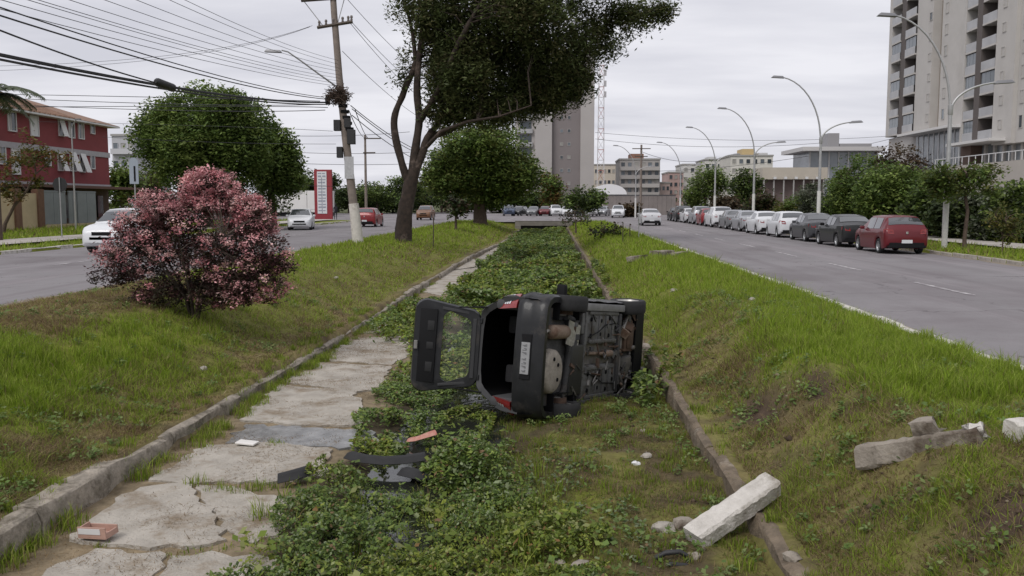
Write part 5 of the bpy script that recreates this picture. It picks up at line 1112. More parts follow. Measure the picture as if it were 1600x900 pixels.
for z_, t_ in ((b1, .42), (b0, .45)):
    b = MB(); b.bx(-12.05, .10, fy0-fy1, .06, z_-t_/2, z_+t_/2); b.build('floor_band', M_BAND, ab)
rh = 2.35; L_ = fy0-fy1; ov = .75
b = MB(); b.add([(ov,L_,ez+.02),(ov,ov,ez+.02),(-12-ov,ov,ez+.02),(-12-ov,L_,ez+.02),(-6,L_,ez+rh),(-6,-5.5,ez+rh)], [(0,1,5,4),(1,2,5),(2,3,4,5),(0,4,3),(0,3,2,1)]); rf = b.build('roof', M_TILE, ab)
b = MB(); b.bx(-12-ov, ov, L_, ov, ez-.12, ez); b.build('eave', M_FRAME_W, rf)
for k in range(1, 60):                                  # tile courses running down the street slope
    y_ = L_+(0-L_)*k/60
    if y_ < -6.2: b = MB(); b.tube([(ov+.02,y_,ez+.05),(-6,y_,ez+rh+.03)], .07, 5); b.build('roof_tile_row', M_TILE, rf)
for (px, py, w, h, op) in ((53,197,1.1,1.5,0),(95,200,.8,1.3,.35),(111,202,.9,1.4,0),(126,204,.9,1.4,0),(144,202,.7,.8,0),(18,190,1.0,1.4,0),(2,240,.9,1.5,0),(24,252,1.0,1.9,0),(74,249,.8,1.0,0),(94,252,.8,1.5,.45),(113,252,.9,1.6,.5),(128,254,.9,1.6,.5),(144,252,.7,1.3,0)):
    q = P(px, py, X=fx); window(ab, 'X', q.y-fy1, q.z-1.1, w, h, 0, 1, open_=op, mp=M_FRAME_W if px in (53, 24) else None, panes=1 if w < .85 else 2)
for k in range(5):
    y_ = P(100+14*k, 300, X=fx).y-fy1; b = MB(); b.bx(-.098, .02, y_-.45, y_+.45, .6, 2.4); b.build('window', M_PANE, ab)
# perimeter wall with gates
pw = empty('perimeter_wall', (-35.5, 60, 1.1), 0, 'cream boundary wall with brown pillars before the red building', 'wall'); M_CREAM = mat('cream_render', (.50,.40,.26), .85, var=.12, vscale=.8)
def wy(px): return P(px, 330, X=-35.5).y-60
b = MB(); b.bx(-.12, .12, 36-60, wy(58), -.1, 2.45); b.build('wall_panel', M_CREAM, pw)
b = MB(); b.bx(-.2, .2, wy(62), wy(152)+4, -.1, .28); b.build('plinth', M_CREAM, pw)
for px in (24, 60): b = MB(); b.bx(-.25, .25, wy(px)-.35, wy(px)+.35, -.1, 2.75); b.build('pillar', mat('brown_pillar', (.16,.085,.055), .85, var=.2), pw)
M_GATE = mat('grey_gate_sheet', (.23,.25,.27), .55, .3, var=.1, vscale=1.5)
for (p0, p1, lab) in ((64, 103, 'wide grey sheet metal gate before the red building'), (107, 120, 'narrow grey door in the boundary of the red building'), (121, 150, 'right hand grey sheet metal gate before the red building')):
    gt = empty('metal_gate', (-35.5, 60+(wy(p0)+wy(p1))/2, 1.1), 0, lab, 'gate', 'grey gates of the red building'); hw = (wy(p1)-wy(p0))/2
    n = max(2, int(hw*2/1.2))
    for k in range(n):
        b = MB(); b.bx(-.03, .03, -hw+2*hw*k/n+.02, -hw+2*hw*(k+1)/n-.02, .30, 2.55); b.build('sheet_panel', M_GATE, gt)
    b = MB(); b.bx(-.05, .05, -hw, hw, 2.56, 2.68); b.build('top_rail', M_GATE, gt)
b = MB(); b.bx(-3, 0, 0, 16, 2.9, 3.1); b.build('canopy', mat('rust_canopy', (.12,.06,.05), .8), pw, loc=(0, wy(62), 0))

# tall apartment tower, right
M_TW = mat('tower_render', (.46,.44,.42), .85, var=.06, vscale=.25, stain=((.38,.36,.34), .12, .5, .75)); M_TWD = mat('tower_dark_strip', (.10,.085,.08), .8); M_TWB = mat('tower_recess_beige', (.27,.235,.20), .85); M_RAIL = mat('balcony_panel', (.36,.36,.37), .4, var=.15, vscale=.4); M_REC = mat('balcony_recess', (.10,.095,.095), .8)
tx = 56.0
def ty(px): return P(px, 250, X=tx).y
YB = ty(1383); tw = empty('apartment_tower', (tx, YB, 1.0), 0, 'tall pale apartment tower with stacked balconies on the right', 'building')
def lz2(px, py): return P(px, py, X=tx).z-1.0
zb_ = lz2(1390, 214); zr_ = lz2(1560, 217); ZT = 62
def span(p0, p1, d, z0, z1, m, name, dep=14): b = MB(); b.bx(d, dep, ty(p1)-YB, ty(p0)-YB, z0, z1); return b.build(name, m, tw)
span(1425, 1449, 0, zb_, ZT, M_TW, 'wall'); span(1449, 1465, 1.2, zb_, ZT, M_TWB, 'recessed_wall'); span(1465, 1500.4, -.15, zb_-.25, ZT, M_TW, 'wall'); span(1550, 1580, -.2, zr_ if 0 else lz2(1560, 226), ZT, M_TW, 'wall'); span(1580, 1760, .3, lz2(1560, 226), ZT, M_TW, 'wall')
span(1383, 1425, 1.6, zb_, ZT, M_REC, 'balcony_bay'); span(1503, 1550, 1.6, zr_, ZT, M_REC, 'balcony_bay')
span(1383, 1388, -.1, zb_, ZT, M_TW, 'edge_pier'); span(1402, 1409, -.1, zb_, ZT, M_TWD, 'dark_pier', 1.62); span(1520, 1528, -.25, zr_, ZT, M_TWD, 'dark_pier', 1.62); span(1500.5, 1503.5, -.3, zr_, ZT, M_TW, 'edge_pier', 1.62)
fl = 2.98; nfl = 12
for k in range(nfl):
    zl0 = zb_+.25+fl*k
    for j, (p0, p1) in enumerate(((1388.2,1401.8),(1409.2,1424.8),(1503.7,1519.8),(1528.2,1549.8))):
        ya, yb_ = ty(p1)-YB, ty(p0)-YB; z0 = zl0 if j < 2 else zl0+zr_-zb_
        b = MB(); b.bx(-.25, 1.6, ya, yb_, z0-.25, z0); bal = b.build('balcony', M_TW, tw)
        b = MB(); b.bx(-.24, -.16, ya+.03, yb_-.03, z0+.002, z0+1.1); b.build('railing_panel', M_RAIL, bal)
        if random.random() < .45:
            n = 3
            for q in range(n): b = MB(); w_ = (yb_-ya-.1)/n; b.bx(-.10, -.06, ya+.05+w_*q+.04, ya+.05+w_*(q+1)-.04, z0+1.1, z0+2.6); b.build('glazing_pane', mat('balcony_glazing', (.16,.18,.20), .1, 0, .6), bal)
        b = MB(); b.bx(1.54, 1.598, ya+.35, yb_-.35, z0+.05, z0+2.3); b.build('balcony_door', M_PANE, bal)
    for px, pl, hh in ((1446, 0, 1.2), (1472, -.15, 1.5), (1562, -.2, 1.2), (1588, .3, 1.6)):
        z0 = zl0 if px < 1500 else zl0+zr_-zb_; q = ty(px)-YB; window(tw, 'X', q, z0+1.5, 1.0 if px < 1500 else .9, hh, pl, -1, mf=mat('tower_frame', (.40,.385,.365), .7), mp=mat('closed_shutter', (.42,.40,.38), .7, var=.1) if random.random() < .72 else None, sill=False)
    b = MB(); q = ty(1458)-YB; b.bx(.75, 1.198, q-.4, q+.4, zl0+1.3, zl0+1.9); b.build('air_conditioner', M_TWB, tw)
zr_ = lz2(1560, 217); zq = lz2(1560, 256); M_PS = mat('podium_slab', (.58,.57,.56), .8)
span(1420, 1502, -2.0, zb_-.62, zb_-.26, M_PS, 'podium_slab'); span(1502, 1572, -2.2, zr_-.35, zr_, M_PS, 'podium_slab'); span(1383, 1425, .5, 2, zb_-.26, M_TW, 'podium_wall'); span(1425, 1500, .5, 3.0, zb_-.63, mat('lobby_glass', (.20,.22,.24), .12, 0, .6, var=.3, vscale=.8), 'lobby_glazing')
for k in range(9): p_ = 1428+8*k; span(p_, p_+1.0, .42, 3.0, zb_-.64, M_FRAME_W, 'lobby_mullion', .499)
span(1500, 1516, .0, zq-1, zr_-.36, mat('podium_brown', (.13,.085,.07), .8), 'podium_pier'); span(1516, 1760, 1.5, zq-1, zr_-.36, mat('podium_glass', (.20,.22,.24), .12, 0, .6, var=.3, vscale=.5), 'podium_window')
for k in range(7): p_ = 1522+14*k; span(p_, p_+3, 1.2, zq-1, zr_-.37, M_TW, 'podium_column', 1.499)
span(1495, 1800, -3.0, -.1, zq-.02, mat('podium_wall', (.40,.37,.335), .85, var=.06, vscale=.3), 'podium_wall')
span(1495, 1800, -3.05, zq+1.0, zq+1.1, M_FRAME_W, 'terrace_rail', -2.98); span(1383, 1800, 3, -.1, 3, M_TWB, 'podium_wall')
for k in range(14): p_ = 1496+11*k; span(p_, p_+.8, -3.05, zq-.01, zq+1.0, M_FRAME_W, 'rail_post', -2.99)

# far tower in the middle
M_T2 = mat('tower_pale', (.40,.375,.365), .85, var=.06, vscale=.15); M_T2D = mat('tower_taupe', (.215,.190,.190), .85, var=.06, vscale=.15)
cy = 206.0; k_ = cy/FPX
c0 = P(865, 317, Y=cy); ct = empty('grey_tower', (c0.x, cy, 1), 0, 'grey apartment tower partly hidden by the leaning tree', 'building')
def cx(px): return (px-865)*k_
def cz(py): return (317-py)*k_+CAMZ-1
for (p0, p1, d, top, m) in ((836,862,0,92,M_T2), (862,906,1.2,100,M_T2D), (906,927,0,92,M_T2), (805,836,2.0,100,M_T2)):
    b = MB(); b.bx(cx(p0), cx(p1), d, 14, 0, cz(top)); b.build('wall', m, ct)
for k in range(11):
    z_ = cz(287-20.3*k)
    for px in (877, 888.5): window(ct, 'Y', cx(px), z_, .75, .8, 1.2, -1, sill=False, mf=M_T2)
    b = MB(); b.bx(cx(808), cx(832), 1.4, 1.99, z_-.5, z_+.5); bl_ = b.build('balcony', M_RAIL, ct); b = MB(); b.bx(cx(812), cx(830), 1.9, 1.995, z_+.52, z_+2.2); b.build('balcony_window', M_PANE, bl_)
# lattice mast
mast = empty('lattice_mast', P(938, 317, Y=190)-Vector((0,0,CAMZ-1)), 0, 'thin red and white lattice mast beside the grey tower', 'mast'); hm = (317-108)*190/FPX+1.9; M_MR, M_MW = mat('mast_red', (.36,.12,.10), .7), mat('mast_white', (.52,.51,.52), .7)
for i in range(4):
    sx, sy = ((-1,-1),(1,-1),(1,1),(-1,1))[i]; b = MB(); b.tube([(sx*.75,sy*.75,0),(sx*.5,sy*.5,hm)], .06, 5); b.build('leg', M_MW, mast)
for k in range(14):
    z0, z1 = hm*k/14, hm*(k+1)/14; r0, r1 = .75-.25*k/14, .75-.25*(k+1)/14; b = MB()
    for i in range(4):
        a, c = ((-1,-1),(1,-1),(1,1),(-1,1))[i], ((-1,-1),(1,-1),(1,1),(-1,1))[(i+1)%4]
        b.tube([(a[0]*r0,a[1]*r0,z0),(c[0]*r1,c[1]*r1,z1)], .035, 4); b.tube([(a[0]*r1,a[1]*r1,z1),(c[0]*r1,c[1]*r1,z1)], .035, 4)
    b.build('lattice_bay', M_MR if k % 2 else M_MW, mast)
for k in range(3): b = MB(); b.box((.8, 0, hm-1.5-2.2*k), (.5, .3, 1.2)); b.build('antenna', M_MW, mast)
# distant blocks: (left px, right px, top row, depth, colour, rows, columns, label, features)
def block(p0, p1, top, Y, col, rows, cols, label, dark=None, dep=14, win=(1.0, 1.1), base=1.0, balc=False, caps=()):
    c = P((p0+p1)/2, 317, Y=Y); k = Y/FPX; w = (p1-p0)*k; h = (317-top)*k+CAMZ-base
    m = mat('render_%d_%d' % (p0, top), col, .85, var=.08, vscale=.2); root = empty('far_building', (c.x, Y, base), 0, label, 'building', 'buildings on the skyline')
    b = MB(); b.bx(-w/2, w/2, 0, dep, 0, h); b.build('wall', m, root); b = MB(); b.bx(-w/2-.15, w/2+.15, -.15, dep+.15, h+.002, h+.35); b.build('roof_slab', mat('roof_slab_grey', (.33,.32,.31), .9), root)
    for r_ in range(rows):
        z_ = h-(r_+.55)*min(3.0, h/rows)
        if balc: b = MB(); b.bx(-w/2*.96, w/2*.96, -.8, -.02, z_-1.4, z_-.5); b.build('balcony', m if r_ % 2 else mat('balc_%d' % p0, tuple(q*1.15 for q in col), .8), root)
        for c_ in range(cols):
            x_ = -w/2+w*(c_+.5)/cols; window(root, 'Y', x_, z_, min(win[0], w/cols*.7), win[1], 0, -1, mf=m, mp=dark, sill=False)
    for (q0, q1, t_, cc) in caps:
        b = MB(); b.bx(((q0-(p0+p1)/2))*k, ((q1-(p0+p1)/2))*k, 2, 8, h+.36, (317-t_)*k+CAMZ-base); b.build('roof_house', mat('cap_%d' % q0, cc, .85), root)
    return root
block(928, 968, 259, 250, (.52,.47,.40), 4, 6, 'cream flats right of the grey tower on the skyline'); block(968, 1030, 251, 215, (.34,.32,.31), 6, 6, 'grey balconied block with brown roof house on the skyline', balc=True, caps=((985,1006,241,(.26,.14,.10)),))
block(1014, 1046, 287, 225, (.46,.36,.34), 3, 5, 'low pinkish block right of the balconied block'); block(1044, 1067, 271, 230, (.42,.30,.28), 5, 3, 'narrow reddish and white block on the skyline'); block(1066, 1086, 259, 240, (.55,.54,.52), 5, 2, 'narrow white block on the skyline')
block(1100, 1146, 252, 235, (.56,.55,.52), 5, 5, 'white block behind the round green tree', caps=((1108,1120,246,(.5,.5,.5)),)); block(1141, 1205, 246, 210, (.58,.56,.52), 6, 6, 'white flats with yellow roof house on the skyline', caps=((1161,1180,234,(.50,.38,.20)),(1186,1200,240,(.5,.5,.5))))
block(178, 214, 212, 150, (.42,.42,.44), 4, 3, 'grey flats between the red building and the big tree', balc=True, caps=((196,212,200,(.25,.26,.28)),)); block(1060, 1102, 272, 250, (.40,.38,.36), 4, 5, 'grey low block left of the round green tree')
block(400, 470, 286, 190, (.50,.49,.48), 2, 4, 'pale low house behind the white trailer wall')
# low pavilion and warehouse on the right
pv = empty('flat_roof_pavilion', P(1310, 317, Y=130)-Vector((0,0,CAMZ-1)), 0, 'low glazed pavilion with broad flat roof before the tower', 'building'); k_ = 130/FPX
b = MB(); b.bx(-62*k_, 60*k_, -2, 10, 78*k_+1.9, 84*k_+1.9); b.build('roof', mat('pavilion_roof', (.50,.49,.49), .8), pv)
b = MB(); b.bx(-45*k_, 58*k_, .5, 9, 0, 78*k_+1.88); b.build('glazed_wall', mat('pavilion_glass', (.28,.31,.34), .15, 0, .6, var=.2, vscale=.4), pv)
for k in range(8): x_ = (-45+14.5*k)*k_; b = MB(); b.bx(x_, x_+.18, .35, .498, 0, 78*k_+1.87); b.build('mullion', M_FRAME_W, pv)
b = MB(); b.bx(-9*k_, 8*k_, 3, 6, 84*k_+1.91, 108*k_+1.9); b.build('roof_tower', mat('slate_grey', (.27,.265,.275), .8), pv); b = MB(); b.bx(9*k_, 58*k_, 3, 6, 84*k_+1.91, 92*k_+1.9); b.build('roof_plant', MATS['slate_grey'], pv)
wh = empty('low_warehouse', P(1240, 317, Y=118)-Vector((0,0,CAMZ-1)), 0, 'low beige warehouse with white posts beside the pavilion', 'building'); k_ = 118/FPX
b = MB(); b.bx(-48*k_, 50*k_, 0, 9, 36*k_+1.9, 54*k_+1.9); b.build('fascia', mat('warehouse_beige', (.44,.40,.34), .85, var=.08, vscale=.3), wh)
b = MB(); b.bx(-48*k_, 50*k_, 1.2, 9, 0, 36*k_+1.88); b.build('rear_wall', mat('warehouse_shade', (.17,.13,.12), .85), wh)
for k in range(7): x_ = (-46+15*k)*k_; b = MB(); b.bx(x_, x_+.14, .1, .35, 0, 36*k_+1.88); b.build('post', mat('post_grey', (.34,.33,.32), .7), wh)
b = MB(); b.bx(-48*k_, 10*k_, .36, .5, 0, 1.5); b.build('low_wall', mat('brick_red', (.20,.08,.055), .85, var=.2), wh)
for k in range(5): b = MB(); b.box(((-30+16*k)*k_, -.2, 38*k_+1.9), (.35,.3,.3)); b.build('wall_lamp', M_FRAME_W, wh)
# white tent roof and long grey wall
tn = empty('white_tent', P(952, 317, Y=178)-Vector((0,0,CAMZ-1)), 0, 'white arched tent roof behind the grey boundary wall', 'tent'); k_ = 178/FPX
b = MB(); rr = []
for y_ in np.linspace(0, 10, 6): rr.append([(27*k_*math.cos(a), y_, 13*k_+1.9+16*k_*math.sin(a)) for a in np.linspace(0, math.pi, 14)])
b.loft(rr, closed=False, cap=True); b.build('canopy', mat('tent_fabric', (.74,.74,.76), .6), tn, smooth=60)
for s in (-1, 1):
    for y_ in (.2, 9.8): b = MB(); b.tube([(s*26.5*k_,y_,0),(s*26.5*k_,y_,13*k_+1.9)], .1, 6); b.build('post', M_FRAME_W, tn)
gw = empty('boundary_wall', P(1003, 317, Y=150)-Vector((0,0,CAMZ-1)), 0, 'long grey concrete wall behind the far end of the right road', 'wall'); k_ = 150/FPX
for k in range(16): x0 = (-60+7*k)*k_; b = MB(); b.bx(x0+.015, x0+7*k_-.015, 0, .2, -.1, 11*k_+1.9); b.build('wall_panel', mat('grey_block_wall', (.215,.19,.18), .9, var=.15, vscale=.6), gw)
b = MB(); b.bx(-60*k_, 52*k_, -.05, .25, 11*k_+1.91, 12*k_+1.95); b.build('coping', M_FRAME_D, gw)
# white trailer-like wall and price sign on the left
wt = empty('white_container', P(462, 317, Y=128)-Vector((0,0,CAMZ-1)), 0, 'long white panelled box body beside the red price sign', 'container'); k_ = 128/FPX
for k in range(3): b = MB(); x0 = (-56+37*k)*k_; b.bx(x0+.02, x0+37*k_-.02, 0, 2.6, .55, 19*k_+1.9); b.build('side_panel', mat('white_panel', (.66,.65,.63), .6, var=.06, vscale=.3), wt, bevel=.06)
b = MB(); b.bx(-54*k_, 54*k_, .2, 2.4, .0, .52); b.build('underframe', M_TRIM, wt)
b = MB(); b.bx(-56*k_, 55*k_, -.03, -.002, .95, 1.08); b.build('side_rail', M_FRAME_W, wt)
ts = empty('price_sign', P(505, 317, Y=100)-Vector((0,0,CAMZ-1)), 0, 'tall red price sign with white panel at the filling station', 'sign'); k_ = 100/FPX
b = MB(); b.bx(-14*k_, 14*k_, 0, .4, 0, 52*k_+1.9); b.build('sign_body', mat('sign_red', (.26,.03,.04), .6), ts, bevel=.04)
b = MB(); b.bx(-9*k_, 6*k_, -.04, -.002, .7, 49*k_+1.9); sp_ = b.build('sign_face', mat('sign_white', (.66,.67,.70), .5), ts)
for r_ in range(13):
    z_ = 1.0+r_*.345
    for (x0, x1) in ((-7.5,-2.5), (-.5,4.5)): b = MB(); b.bx(x0*k_, x1*k_*(1 if r_ % 3 else .8), -.06, -.042, z_, z_+(.16 if r_ % 2 else .10)); b.build('text_row', mat('sign_text', (.30,.32,.38), .6), sp_)
b = MB(); b.bx(-2.0*k_, -1.3*k_, -.07, -.042, .75, 40*k_+1.9); b.build('centre_strip', mat('sign_strip', (.22,.23,.28), .6), sp_)

# ------------------------------------------------------------------ street furniture
M_GALV = mat('galvanised_steel', (.40,.40,.40), .5, .6, var=.1); M_POLE = mat('concrete_pole', (.25,.205,.175), .9, col2=(.15,.125,.11), vscale=3, bump=.3); M_LIME = mat('pole_limewash', (.52,.49,.45), .85, var=.15, vscale=4, stain=((.25,.21,.17), 3, .55, .75))
def lamp_post(x, y, label, hl=10.4, hr=7.7, zb=1.02, rs=1):
    root = empty('street_lamp', (x, y, zb), 0, label, 'street lamp', 'double arm street lamps along the right road')
    b = MB(); b.tube([(0,0,-.1),(0,0,.4),(0,0,5.7)], [.11,.105,.075], 10); b.build('pole', M_GALV, root, smooth=60)
    b = MB(); b.lathe([(0,2.6),(.118,2.6),(.112,0),(.118,-.0)], 12); b.build('painted_base', mat('white_pole_paint', (.58,.57,.55), .7, var=.15, vscale=5), root, smooth=60)
    b = MB(); b.lathe([(0,5.85),(.10,5.8),(.10,5.45),(.078,5.4)], 12); b.build('collar', M_GALV, root, smooth=40)
    for s, hh, L_ in ((-1, hl-1, 2.75), (1, hr-1, 2.05)):
        pts = [(0,0,5.6)]+[(s*(.03+L_*(1-math.cos(t))), 0, 5.6+(hh-5.6)*math.sin(t)) for t in np.linspace(.12, 1.42, 11)]
        b = MB(); b.tube(pts, list(np.linspace(.055,.035,len(pts))), 8); arm = b.build('arm', M_GALV, root, smooth=60)
        e = Vector(pts[-1]); b = MB(); b.box((e.x+s*.28, 0, e.z+.02), (.78, .30, .13), (0, -s*.06, 0), taper=(.7,.6)); b.build('lamp_head', mat('lamp_head_grey', (.19,.19,.20), .5, .3), arm, bevel=.02, smooth=40)
    return root
for k, lab in enumerate(('nearest double arm street lamp, before the pale tower', 'second double arm street lamp, rising behind the parked cars', 'third double arm street lamp along the right road', 'fourth double arm street lamp along the right road', 'fifth double arm street lamp, far along the right road')):
    lamp_post((15.95,16.0,16.0,16.1,15.6)[k], (37.4,55.2,73,91,112)[k], lab, zb=1.02 if k < 4 else ZC)
q = P(993, 317, Y=118); lamp_post(q.x, q.y, 'farthest double arm street lamp beside the far utility pole', zb=ZC)
# leaning utility pole on the median
up_ = P(560, 384, Y=41); up_.z = HZ(up_.x, up_.y); pole = empty('utility_pole', up_, 0, 'leaning concrete utility pole with whitewashed foot on the left median', 'utility pole')
def U(px, py, dy=0): return P(px, py, Y=41+dy)-up_
b = MB(); b.tube([U(552,318),U(540,215),U(530,120),U(522,20),U(517,-60)], [.20,.18,.16,.145,.13], 12); b.build('shaft', M_POLE, pole, smooth=60)
b = MB(); b.tube([U(562,396),U(560,384),U(553,322),U(552.5,318)], [.27,.265,.235,.232], 12); b.build('whitewashed_foot', M_LIME, pole, smooth=60)
M_WOOD = mat('weathered_timber', (.085,.068,.055), .9, var=.3, vscale=8); M_INS = mat('insulator', (.12,.10,.09), .3)
for (x0, y0, x1, y1) in ((497,44,552,35), (472,2,542,-3)):
    b = MB(); a, c = U(x0, y0), U(x1, y1); b.tube([a-Vector((0,.14,0)), c-Vector((0,.14,0))], .075, 4); arm = b.build('crossarm', M_WOOD, pole)
    for t in (.06, .25, .45, .72, .88, .97):
        p = a.lerp(c, t)-Vector((0,.14,0)); b = MB(); b.lathe([(0,.30),(.05,.28),(.065,.2),(.04,.15),(.06,.1),(.03,0)], 10, 'Z', tuple(p)); b.build('insulator', M_INS, arm, smooth=60)
b = MB(); b.tube([U(475,2),U(506,42)], .02, 5); b.tube([U(538,-2),U(526,42)], .02, 5); b.build('brace', M_GALV, pole)
for (px, py, w, h, d) in ((527,196,.30,.50,.25), (549,214,.34,.66,.3), (531,238,.26,.50,.25), (543,192,.28,.42,.2), (512,157,.2,.3,.2)):
    b = MB(); b.box(U(px, py, -.15), (w, d, h)); b.build('terminal_box', mat('black_plastic', (.018,.018,.02), .6), pole, bevel=.02)
b = MB(); b.box(U(545.5, 262, -.22), (.42, .03, 1.0)); b.build('notice_board', mat('notice_grey', (.40,.40,.41), .6, var=.15, vscale=9), pole)
b = MB()
for k in range(7): b.lathe([(0,0),(.21,0),(.22,.08),(.21,.14),(0,.14)], 12, 'Z', tuple(U(531+k*2.4, 150+k*9)))
b.build('cable_straps', M_TRIM, pole, smooth=40)
b = MB(); b.tube([U(524,134,-.1),U(500,117,-.6),U(470,95,-1.2),U(450,81,-1.6),U(440,78.5,-1.8)], [.04,.038,.035,.032,.03], 8); la = b.build('lamp_arm', M_GALV, pole, smooth=60)
b = MB(); e = U(427, 80, -2.0); b.box(e, (.75, .25, .11), (0, .05, 0), taper=(.8,.7)); b.build('lamp_head', MATS['lamp_head_grey'], la, bevel=.02, smooth=40)
nest = empty('bird_nest', up_+U(528, 165, -.2), 0, 'big untidy bird nest of sticks on the leaning utility pole', 'nest'); b = MB()
for k in range(420):
    d = Vector((random.gauss(0,1), random.gauss(0,1), random.gauss(0,1))).normalized()*random.uniform(.15,.58); d.z *= .8; d.z += .45
    t = Vector((random.gauss(0,1), random.gauss(0,1), random.gauss(0,.5))).normalized()*random.uniform(.12,.30); b.tube([d-t, d+t], .014, 3, cap=False)
b.build('stick_mass', mat('nest_sticks', (.075,.050,.038), .95, var=.4, vscale=6), nest)
# second, far poles
def far_pole(px, Y, top, label, arms=((6,),), r=.16, wht=False):
    base = P(px, 317, Y=Y); base.z = 1.0; k = Y/FPX; h = (317-top)*k+CAMZ-1; root = empty('utility_pole', base, 0, label, 'utility pole')
    b = MB(); b.tube([(0,0,-.1),(0,0,h)], [r,r*.7], 8); b.build('shaft', M_POLE, root, smooth=60)
    for i, (dz, x0, x1) in enumerate(arms): b = MB(); b.bx(x0, x1, -.2, -.05, h-dz-.12, h-dz); b.build('crossarm', M_WOOD, root)
    return root
far_pole(572, 96, 212, 'slim dark utility pole between the leaning pole and the tree', ((.3,-.1,1.7),(1.8,-.2,1.1))); far_pole(1001, 130, 228, 'utility pole with crossarm before the balconied block', ((.5,-1.3,1.3),(1.6,-.9,.9)), .2)
# cables
M_CABLE = mat('cable_black', (.028,.028,.032), .7)
def cable(pts, r, label, group='overhead cables from the leaning pole', sag=.0, n=18):
    a, c = Vector(pts[0]), Vector(pts[-1]); m = MB(); o = a.copy(); v = []
    for i in range(n+1):
        t = i/n
        if len(pts) == 2: p = a.lerp(c, t); p.z -= sag*4*t*(1-t)
        else: b_ = Vector(pts[1]); p = a*(2*(t-.5)*(t-1)) + b_*(4*t*(1-t)) + c*(2*t*(t-.5))
        v.append(p-o)
    m.tube(v, r*.8, 5); ob = m.build('overhead_cable', M_CABLE, None, o, smooth=60); return tag(ob, label, 'cable', group)
def PA(px, py): return P(px, py, Y=40.85)
for i, (x1, y1, x0, y0) in enumerate(((540,100,225,-30),(541,106,170,-30),(541,111,130,-25),(542,117,60,-30),(542,122,35,-22),(543,127,20,-22),(543,131,-40,-28),(544,135,-60,-18),(540,94,270,-20))):
    lab = '%s thin wire down the pole in the fan rising left from it' % ORD[(i+1) % 9]
    e = P(x0, y0, X=-9.4) if x0 < 150 else P(x0, y0, X=-9.0); a = PA(x1-12, y1); d = (e-a); cable([a, a+d*1.25], .009, lab, sag=.25)
for (x1, y1, x0, y0, r, lb) in ((510,155,-60,-14,.022,'upper of the two thick cables from the nest to the upper left edge'), (506,152,-60,-28,.018,'second thick cable just above, from the nest to the upper left edge'), (512,160,-60,54,.045,'thickest black cable bundle sagging left from the nest'), (515,163,-60,62,.03,'cable lashed under the thickest black bundle'), (250,131,-60,18,.022,'cable dropping from the left edge into the black splice case')):
    e = P(x0, y0, X=-9.6); a = PA(x1, y1) if x1 > 300 else P(x1, y1, X=-9.25); d = e-a; cable([a, a+d*1.2], r, lb, sag=.35 if x1 > 300 else .1)
sc_ = P(258, 133, X=-9.2); b = MB(); b.tube([(-.0,-.45,.03),(0,-.36,.02),(0,.36,-.02),(0,.45,-.03)], [.04,.10,.10,.04], 10)
tag(b.build('splice_case', MATS['black_plastic'], None, sc_, (0,0,R(-4)), smooth=40), 'black splice case hanging on the thick cable bundle', 'splice case')
for i, (pts) in enumerate(([(500,158),(250,152),(-60,146)], [(505,163),(250,162),(-60,150)], [(508,172),(250,172),(-60,160)], [(512,168),(300,166),(-60,168)], [(484,42),(250,92),(-60,112)], [(488,40),(250,88),(-60,104)], [(520,205),(330,197),(60,190)], [(525,225),(330,222),(160,214)])):
    ys = (40.9, 47, 56) if i not in (4, 5) else (40.9, 46, 52); v = [P(p[0], p[1], Y=ys[j]) for j, p in enumerate(pts)]
    cable(v, .022 if i < 4 else .012, '%s of the service cables crossing the left road from the leaning pole' % ORD[i], 'service cables across the left road')
for i, (x0, y0, x1, y1, Y1) in enumerate(((551,36,700,165,76), (548,37,690,175,76), (542,-2,700,140,76), (535,80,690,200,76), (548,165,690,245,76), (550,170,690,250,76), (550,180,690,262,80), (545,172,574,214,96), (555,172,580,216,96))):
    cable([PA(x0, y0), P(x1, y1, Y=Y1)], .016 if i < 4 else .026, '%s of the wires running away behind the leaning tree' % ORD[i], 'wires running away from the leaning pole', sag=.5)
for i, (x0, y0, x1, y1) in enumerate(((440,212,640,206),(420,236,640,238),(400,252,640,256),(470,290,690,286))):
    cable([P(x0, y0, Y=92), P(x1, y1, Y=100)], .03, '%s from top of the level wires behind the leaning pole' % ORD[i], 'wires crossing the far left road', sag=.2)
for i, (x0, y0, x1, y1, Y0, Y1) in enumerate(((930,207,1400,212,150,150),(930,217,1300,222,150,140),(1000,236,1130,246,130,130),(1010,268,1400,215,125,135))):
    cable([P(x0, y0, Y=Y0), P(x1, y1, Y=Y1)], .035, '%s from top of the faint wires right of the grey tower' % ORD[i], 'far wires over the right road', sag=1.0)
